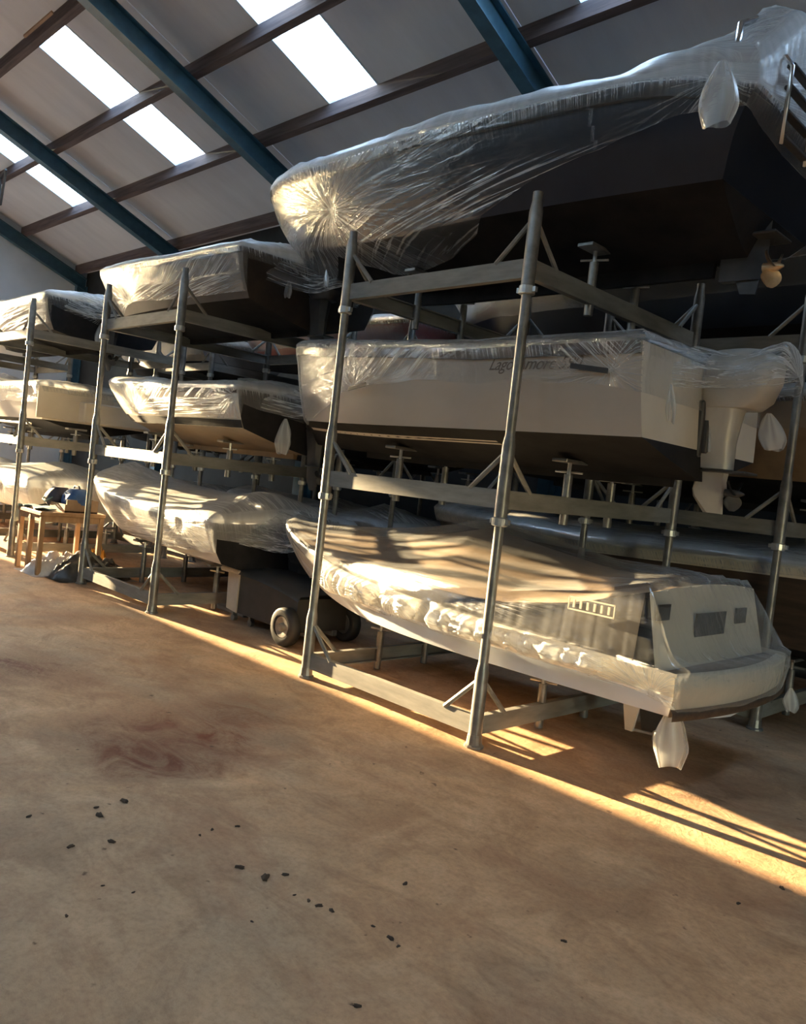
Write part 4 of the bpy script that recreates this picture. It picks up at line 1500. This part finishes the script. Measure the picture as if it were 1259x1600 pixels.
hQM = Hull(-11.40, 4.7, 4.95, 0.90, 1.70, 1.86, ([0, 0.3, 0.7, 1.0], [2.33, 2.33, 2.4, 2.55]), bluff=2.6, q=0.6, t0=0.3, stern=0.94, cf=0.92, rake=0.6, rise=0.25, bulge=0.01)
bQM = std_boat(hQM, 'white boat with stepped tan transom on the middle tier of the third rack', 'antifoul', 'white', 'rubber')
mk('transom_step', G().rbox((-11.30, 5.20, 2.02), (0.26, 1.10, 0.30), 0.02), 'cream', bQM)
mk('transom_panel', G().rbox((-11.385, 4.62, 2.10), (0.03, 1.08, 0.44), 0.01), 'cream', bQM)
mk('spray_rail', G().tube([(-15.0, 4.1, 1.80), (-11.5, 4.06, 1.78)], 0.018, 6), 'white', bQM)
ts, ds = [0, 0.5, 1.0], [0.24, 0.24, 0.36]
cQM = film_cover(hQM, 'plastic sheet over the white stepped-transom boat of the third rack', (ts, ds), plain_deck(hQM, 0.10), knots=[(-11.6, 2.2, 0.014, 0.4, 9, 'n')],
                 seed=29, near=0.035, sdepth=0.03, stern_hem=0.08, base_milk=0.08, far_hem=0.25)

hQL = Hull(-11.38, 4.7, 4.95, 0.92, 0.42, 0.58, ([0, 0.3, 0.7, 1.0], [0.92, 0.92, 0.96, 1.05]), bluff=2.6, q=0.6, t0=0.3, stern=0.94, cf=0.86, rake=0.7, rise=0.3, bulge=0.03)
bQL = std_boat(hQL, 'pale boat on the bottom tier of the third rack behind the wooden table', 'cream', 'white', 'teak')
ts, ds = [0, 0.5, 1.0], [0.34, 0.36, 0.45]
cQL = film_cover(hQL, 'pale peaked sheet over the bottom boat of the third rack behind the table', (ts, ds), plain_deck(hQL, 0.10, [(-12.5, 4.95, 0.22, 2.4)]), knots=[(-12.3, 0.85, 0.02, 0.5, 9, 'n')],
                 seed=31, near=0.035, sdepth=0.03, stern_hem=0.3, base_milk=0.42, far_hem=0.3)

# ---- a fourth rack, added out of view on the left; its boats keep the low sun off the floor under the others
hW = []
for k, (zk, zc, zz, lab) in enumerate(((0.42, 0.58, 0.95, 'added uncovered white boat on the bottom tier beyond the left picture edge'), (1.72, 1.88, 2.32, 'added uncovered white boat on the middle tier beyond the left picture edge'),
                                       (2.98, 3.12, 3.55, 'added uncovered white boat on the top tier beyond the left picture edge'))):
    h = Hull(-16.55, 4.6, 4.95, 0.90, zk, zc, ([0, 0.5, 1.0], [zz, zz + 0.02, zz + 0.2]), bluff=2.6, q=0.6, rake=0.7, rise=0.28)
    std_boat(h, lab, 'antifoul', 'white', 'teak')
    hW.append(h)

# ---- back row, in deep shade; some hull colours darkened to deepen it
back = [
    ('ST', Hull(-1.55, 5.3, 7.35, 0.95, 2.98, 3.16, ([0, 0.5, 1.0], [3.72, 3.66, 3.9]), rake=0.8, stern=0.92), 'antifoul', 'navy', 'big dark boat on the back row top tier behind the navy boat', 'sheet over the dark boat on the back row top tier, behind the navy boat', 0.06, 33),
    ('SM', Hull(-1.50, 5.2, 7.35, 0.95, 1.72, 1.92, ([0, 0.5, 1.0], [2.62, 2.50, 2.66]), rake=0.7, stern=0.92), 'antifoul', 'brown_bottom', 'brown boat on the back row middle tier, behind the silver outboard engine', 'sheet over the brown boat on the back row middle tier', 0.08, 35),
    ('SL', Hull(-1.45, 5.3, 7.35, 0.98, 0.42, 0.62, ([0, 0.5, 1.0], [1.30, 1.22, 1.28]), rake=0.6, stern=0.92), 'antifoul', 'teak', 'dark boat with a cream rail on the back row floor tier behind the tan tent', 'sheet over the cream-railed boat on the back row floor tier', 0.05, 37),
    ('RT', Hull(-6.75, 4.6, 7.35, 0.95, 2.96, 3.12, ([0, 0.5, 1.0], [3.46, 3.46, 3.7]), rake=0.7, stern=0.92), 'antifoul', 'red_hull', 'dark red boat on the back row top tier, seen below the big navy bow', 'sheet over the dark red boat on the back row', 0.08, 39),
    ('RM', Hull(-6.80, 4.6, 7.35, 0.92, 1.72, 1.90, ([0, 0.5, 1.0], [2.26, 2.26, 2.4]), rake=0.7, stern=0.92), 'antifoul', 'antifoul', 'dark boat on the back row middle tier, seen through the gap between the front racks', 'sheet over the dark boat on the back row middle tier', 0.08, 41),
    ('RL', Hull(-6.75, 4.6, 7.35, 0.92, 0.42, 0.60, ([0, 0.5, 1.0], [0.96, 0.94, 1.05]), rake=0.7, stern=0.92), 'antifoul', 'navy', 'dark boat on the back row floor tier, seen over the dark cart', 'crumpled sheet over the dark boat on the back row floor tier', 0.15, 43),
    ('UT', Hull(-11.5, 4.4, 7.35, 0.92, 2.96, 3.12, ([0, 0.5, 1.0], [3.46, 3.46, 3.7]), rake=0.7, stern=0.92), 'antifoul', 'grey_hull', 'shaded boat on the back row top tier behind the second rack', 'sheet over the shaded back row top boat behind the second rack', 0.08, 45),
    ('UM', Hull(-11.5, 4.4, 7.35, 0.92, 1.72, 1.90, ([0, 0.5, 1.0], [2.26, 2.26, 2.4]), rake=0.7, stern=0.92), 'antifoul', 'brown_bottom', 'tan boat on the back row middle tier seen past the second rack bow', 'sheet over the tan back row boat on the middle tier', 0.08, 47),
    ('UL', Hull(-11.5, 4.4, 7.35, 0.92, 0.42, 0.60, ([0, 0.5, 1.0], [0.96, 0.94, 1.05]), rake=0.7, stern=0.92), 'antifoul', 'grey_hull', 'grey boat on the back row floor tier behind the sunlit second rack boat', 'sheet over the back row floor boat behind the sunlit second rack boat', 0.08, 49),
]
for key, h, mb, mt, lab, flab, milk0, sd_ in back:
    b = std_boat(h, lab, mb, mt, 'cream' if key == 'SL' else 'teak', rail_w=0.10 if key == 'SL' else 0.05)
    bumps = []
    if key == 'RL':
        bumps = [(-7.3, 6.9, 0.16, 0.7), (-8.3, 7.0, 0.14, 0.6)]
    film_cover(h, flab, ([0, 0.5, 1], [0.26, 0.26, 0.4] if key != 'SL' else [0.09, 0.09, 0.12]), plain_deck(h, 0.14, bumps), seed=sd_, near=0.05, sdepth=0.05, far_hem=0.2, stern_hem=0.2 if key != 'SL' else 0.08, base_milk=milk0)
    if key in ('ST', 'RT'):
        simple_outboard(b, h.xs + 0.13, h.yc, h.zk - 0.06, 0.85)
    BOATS[key] = b

# ---- supports under every hull, fitted to the hull above them
fits = {'A': (hL, hM, hT), 'P': (hPL, hPM, hPT), 'Q': (hQL, hQM, hQT), 'W': tuple(hW), 'S1': (back[2][1], back[1][1], back[0][1]), 'S2': (back[5][1], back[4][1], back[3][1]), 'S3': (back[8][1], back[7][1], back[6][1])}


def hull_bottom_z(h, x, y):
    best = None
    t = min(0.98, max(0.0, (h.xs - x) / h.L))
    zk, zc, wc, zs = h.prof(t)
    for i in range(41):
        z = zk + (zs - zk) * i / 40
        p = h.at(t, z, 1)
        if abs(p[1] - h.yc - h.skew * t) >= abs(y - h.yc - h.skew * t):
            return z
    return None


for key, hs in fits.items():
    r = RACKS[key]
    ox, oy, _ = r.location
    for k, h in enumerate(hs):
        for sx in (0.0, RW):
            for dy in (0.72, 1.28):
                x, y = ox + sx + (0.03 if sx == 0 else -0.03), oy + dy
                zb = hull_bottom_z(h, x, y)
                zt = (zb if zb is not None else k * MH + 0.45) - 0.012
                t = (h.xs - x) / h.L
                if abs(y - h.yc) < 0.08:
                    zt -= 0.05
                if zt - (k * MH + 0.13) > 0.12:
                    jack(r, x, y, max(0.14, k * MH + 0.13), zt)

# ------------------------------------------------------------------ table with bags, left of the second rack
tb = empty('work_table', (-9.85, 3.95, 0))
tag(tb, 'pale wooden table with square legs in front of the third rack', 'table')
mk('table_top', G().rbox((-9.87, 3.95, 0.725), (0.74, 0.78, 0.05), 0.008), 'wood', tb)
mk('apron', G().box((-9.87, 3.60, 0.665), (0.66, 0.03, 0.07)).box((-9.87, 4.30, 0.665), (0.66, 0.03, 0.07)).box((-9.54, 3.95, 0.665), (0.03, 0.68, 0.07)).box((-10.2, 3.95, 0.665), (0.03, 0.68, 0.07)), 'wood', tb)
for (x, y) in ((-10.2, 3.60), (-9.87, 3.60), (-9.54, 3.60), (-9.54, 4.30), (-10.2, 4.30)):
    mk('leg', G().rbox((x, y, 0.35), (0.055, 0.055, 0.70), 0.006), 'wood', tb)
bx = empty('wooden_box', (-9.78, 4.02, 0.75))
tag(bx, 'open brown wooden box lying on the pale table', 'box')
mk('bottom_board', G().box((-9.78, 4.05, 0.76), (0.46, 0.40, 0.02)), 'box_wood', bx)
for (c, s) in (((-9.78, 3.86, 0.80), (0.46, 0.02, 0.09)), ((-9.78, 4.24, 0.83), (0.46, 0.02, 0.15)), ((-10.0, 4.05, 0.83), (0.02, 0.36, 0.15)), ((-9.56, 4.05, 0.83), (0.02, 0.36, 0.15))):
    mk('side_board', G().box(c, s), 'box_wood', bx)


def soft_bag(name, c, s, mat, seed, label, cat):
    rings = []
    for k in range(11):
        u = k / 10
        sc_ = math.sin(PI * (0.12 + 0.76 * u)) ** 0.6
        ring = []
        for j in range(22):
            a = 2 * PI * j / 22
            w_ = 1 + 0.16 * noise.noise(Vector((math.cos(a) * 1.6, math.sin(a) * 1.6, u * 2.4 + seed)))
            ring.append((c[0] + s[0] / 2 * (math.copysign(abs(math.cos(a)) ** 0.7, math.cos(a))) * sc_ * w_, c[1] + s[1] / 2 * math.copysign(abs(math.sin(a)) ** 0.7, math.sin(a)) * sc_ * w_, c[2] + s[2] * u))
        rings.append(ring)
    o = mk(name, G().loft(rings), mat, None, smooth=True, angle=60)
    return tag(o, label, cat)


bag = soft_bag('tool_bag', (-9.72, 4.05, 0.77), (0.36, 0.30, 0.26), 'blue_bag', 2, 'blue fabric bag standing in the brown box on the table', 'bag')
mk('carry_handle', G().tube([(-9.86, 4.05, 1.0), (-9.80, 4.05, 1.06), (-9.68, 4.05, 1.06), (-9.62, 4.05, 1.0)], 0.012, 8), 'black_bag', bag, smooth=True)
bag2 = soft_bag('shoulder_bag', (-10.06, 3.98, 0.75), (0.32, 0.30, 0.27), 'black_bag', 5, 'dark slumped bag on the table, beside the brown box', 'bag')
mk('shoulder_strap', G().tube([(-10.15, 3.86, 0.92), (-10.12, 3.80, 0.86), (-10.02, 3.79, 0.84), (-9.95, 3.85, 0.90)], 0.010, 6), 'teal', bag2, smooth=True)
P = []
for i in range(15):
    u = i / 14
    P.append([(-10.16 + 0.5 * u, 3.585 + 0.22 * v - 0.02 * math.sin(u * 9), 0.757 + 0.012 + 0.02 * math.sin(3 * v + 4 * u) ** 2) for v in (0, 0.3, 0.6, 1.0)])
P2 = [[(p[0], p[1], p[2] - 0.014) for p in r_] for r_ in P]
cl = mk('folded_cloth', G().grid(P).grid(P2).grid([P[0], P2[0]]).grid([P[-1], P2[-1]]).grid([[r_[0] for r_ in P], [r_[0] for r_ in P2]]), 'teal', None, smooth=True)
tag(cl, 'dark teal folded cloth along the near edge of the table', 'cloth')
P = []
for i in range(15):
    u = i / 14
    P.append([(-10.30 + 0.12 * u + 0.02 * math.sin(9 * v), 3.55 + 0.5 * v, 0.768 - 0.22 * (1 - u) ** 2 + 0.02 * math.sin(7 * v + 3 * u)) for v in [k / 8 for k in range(9)]])
P2 = [[(p[0] + 0.006, p[1], p[2] + 0.01) for p in r_] for r_ in P]
cl = mk('pale_cloth', G().grid(P).grid(P2), 'teal_pale', None, smooth=True)
tag(cl, 'pale teal sheet hanging over the left end of the table', 'cloth')


def heap(name, c, s, mat, seed, label, cat, amp=0.35):
    V = []
    P = []
    for i in range(40):
        row = []
        for j in range(40):
            u, v = -1 + 2 * i / 39, -1 + 2 * j / 39
            d = max(0.0, 1 - (u * u + v * v) ** 0.9)
            q = noise.noise(Vector((u * 2.4, v * 2.4, seed)))
            rr = ridged(u * 3 + v * 5 + 1.2 * q, seed)
            row.append((c[0] + s[0] / 2 * u, c[1] + s[1] / 2 * v, c[2] + 0.004 + s[2] * (d ** 0.6) * (0.75 + amp * q + 0.22 * rr)))
        P.append(row)
    base_ = [[(p[0], p[1], c[2]) for p in r_] for r_ in P]
    o = mk(name, G().grid(P).grid([base_[0], base_[-1]]), mat, None, smooth=True)
    return tag(o, label, cat)


heap('plastic_heap', (-9.72, 3.98, 0), (0.66, 0.95, 0.27), 'tarp_white', 4, 'crumpled pale plastic heap under the left side of the table', 'plastic sheet')
heap('tarpaulin_heap', (-9.28, 4.12, 0), (0.56, 0.95, 0.30), 'tarp_black', 8, 'black crumpled tarpaulin beside the second rack front post', 'tarpaulin')
heap('rope_coil', (-9.85, 4.42, 0.0), (0.46, 0.34, 0.34), 'orange', 11, 'orange rope bundle behind the heap under the table', 'rope')

# ------------------------------------------------------------------ dark cart between the racks
ca = empty('storage_cart', (-6.3, 4.55, 0))
tag(ca, 'low dark cart with a pale end panel and a wheel, between the two racks', 'cart')
rings = []
for x, z1 in ((-6.56, 0.505), (-6.2, 0.52), (-5.9, 0.49), (-5.62, 0.42)):
    rings.append([(x, 4.40, 0.12), (x, 4.99, 0.12), (x, 4.99, z1), (x, 4.40, z1)])
mk('cart_body', G().loft(rings), 'cart', ca)
mk('end_panel', G().add([(-6.82, 4.44, 0.12), (-6.56, 4.385, 0.12), (-6.56, 4.99, 0.12), (-6.82, 4.99, 0.12), (-6.84, 4.44, 0.50), (-6.56, 4.385, 0.50), (-6.56, 4.99, 0.50), (-6.84, 4.99, 0.50)],
   [(0, 1, 5, 4), (1, 2, 6, 5), (2, 3, 7, 6), (3, 0, 4, 7), (4, 5, 6, 7), (3, 2, 1, 0)]), 'cart_pale', ca)
mk('end_cap', G().rbox((-6.70, 4.69, 0.515), (0.34, 0.66, 0.045), 0.012), 'cart_pale', ca)
P = []
for i in range(21):
    u = i / 20
    x = -6.55 + 0.98 * u
    P.append([(x, 4.36, 0.50 - 0.09 * u ** 2), (x, 4.385, 0.545 - 0.10 * u ** 2 + 0.008 * math.sin(14 * u)), (x, 4.69, 0.565 - 0.10 * u ** 2), (x, 5.0, 0.54 - 0.10 * u ** 2)])
mk('lid', G().grid(P), 'cart', ca, smooth=True)
mk('chassis', G().box((-6.2, 4.55, 0.10), (1.2, 0.05, 0.05)).box((-6.2, 4.85, 0.10), (1.2, 0.05, 0.05)).tube([(-5.66, 4.3, 0.17), (-5.66, 5.0, 0.17)], 0.018, 8), 'steel', ca)
for y in (4.32, 5.03):
    g = G()
    n = 28
    prof_ = [(0.10, -0.045), (0.15, -0.055), (0.170, -0.04), (0.173, 0.0), (0.170, 0.04), (0.15, 0.055), (0.10, 0.045)]
    rings = [[(-5.66 + r_ * math.cos(2 * PI * j / n), y + o_, 0.175 + r_ * math.sin(2 * PI * j / n)) for j in range(n)] for r_, o_ in prof_]
    wl = mk('wheel', g.loft(rings, cap=False), 'rubber', ca, smooth=True, angle=50)
    mk('wheel_hub', G().loft([[(-5.66 + r_ * math.cos(2 * PI * j / 16), y + o_ , 0.175 + r_ * math.sin(2 * PI * j / 16)) for j in range(16)] for r_, o_ in ((0.10, -0.03), (0.095, -0.045), (0.04, -0.035), (0.035, -0.065), (0.01, -0.07))]), 'steel', wl, smooth=True, angle=40)
for x in (-6.75, -6.45):
    mk('castor', G().tube([(x, 4.48, 0.035), (x, 4.52, 0.035)], 0.035, 14).box((x, 4.50, 0.09), (0.03, 0.05, 0.06)), 'steel', ca)
pl = mk('flat_board', G().rbox((-7.15, 4.85, 0.02), (0.62, 0.36, 0.04), 0.008), 'steel_beam', None)
tag(pl, 'grey flat plank lying on the floor left of the dark cart', 'plank')

# bracket hanging from the roof at the left picture edge
br = empty('roof_bracket', (-20.2, 6.1, zroof(6.1)))
tag(br, 'dark triangular steel bracket hanging under the roof at the left picture edge', 'bracket')
A_, B_, C_, D_ = (-20.3, 6.0, zroof(6.0)), (-19.6, 5.9, zroof(5.9) - 0.05), (-20.25, 6.05, zroof(6.0) - 0.62), (-20.9, 6.0, zroof(6.0) - 0.2)
for a, b in ((A_, B_), (A_, C_), (B_, C_), (D_, C_), (A_, D_)):
    mk('strut', G().tube([a, b], 0.028, 8), 'engine_dark', br)

# ------------------------------------------------------------------ mud crumbs on the floor
CL = [(-3.24, 1.58, .030), (-3.32, 1.6, .016), (-3.32, 1.73, .030), (-3.03, 1.37, .022), (-2.99, 1.52, .024), (-3.37, 1.33, .018), (-2.54, 1.84, .026), (-2.42, 1.88, .034), (-2.4, 1.96, .020),
      (-2.2, 1.92, .014), (-2.15, 1.93, .020), (-2.1, 1.95, .018), (-2.26, 1.9, .010), (-1.85, 2.01, .020), (-1.8, 2.0, .012), (-1.94, 2.01, .012), (-2.09, 2.32, .018), (-1.48, 2.53, .016),
      (-1.15, 3.73, .022), (-1.65, 1.68, .018), (-2.88, 1.92, .014), (-2.85, 2.03, .016), (-2.86, 1.85, .012), (-2.69, 1.35, .010), (-2.57, 1.17, .012), (-1.21, 3.41, .016), (-2.2, 1.67, .010), (-2.59, 1.42, .010)]
CLAB = ['mud crumb, larger of a pair at the left of the bare floor', 'small mud crumb just below the larger of the left-hand pair', 'flat mud crumb above the left-hand pair of crumbs',
        'mud crumb low in the left-hand cluster, by itself', 'mud crumb to the right of the lone crumb in the left-hand cluster', 'mud crumb farthest left on the bare floor',
        'brown mud crumb at the left end of the central row', 'largest dark mud crumb, in the middle of the central row', 'mud crumb just right of the largest dark crumb',
        'first of the small crumbs trailing right from the central row', 'second of the small crumbs trailing right from the central row', 'third of the small crumbs trailing right from the central row',
        'tiny mud crumb at the start of the trailing row', 'mud crumb at the upper end of the lower trail', 'mud crumb at the lower end of the lower trail', 'tiny mud crumb leading into the lower trail',
        'lone mud crumb in the middle of the floor', 'lone mud crumb on the right half of the bare floor', 'mud crumb beside the sunlit strip near the right edge', 'mud crumb nearest the bottom edge of the picture',
        'left one of two small crumbs above the central row', 'right one of two small crumbs above the central row', 'small crumb under the two crumbs above the central row', 'tiny crumb at the lower left of the floor',
        'tiny crumb lowest on the left side of the floor', 'small crumb left of the one beside the sunlit strip', 'tiny crumb below the largest dark crumb', 'tiny crumb between the left-hand cluster and the central row']
first = None
for i, (x, y, s) in enumerate(CL):
    if first is None:
        V, F = [], []
        bpy_me = G()
        rings = []
        for k, (z, rr) in enumerate(((0.0, 0.9), (0.22, 1.0), (0.45, 0.75), (0.6, 0.3))):
            rings.append([(rr * math.cos(a) * (1 + 0.75 * n1(a * 2.3 + k * 0.6, 3)), 0.75 * rr * math.sin(a) * (1 + 0.75 * n1(a * 2.1, 5.0)), z * 0.8) for a in [2 * PI * j / 11 for j in range(11)]])
        o = mk('mud_clod', bpy_me.loft(rings), 'clod', None, smooth=True, angle=50, origin=(0, 0, 0))
        first = o
    else:
        o = first.copy()
        COL.objects.link(o)
    o.location = (x, y, 0)
    o.scale = (s * 0.9, s * 0.62, s * 0.75)
    o.rotation_euler = (0, 0, 1.7 * i)
    tag(o, CLAB[i], 'mud', 'mud crumbs on the floor')
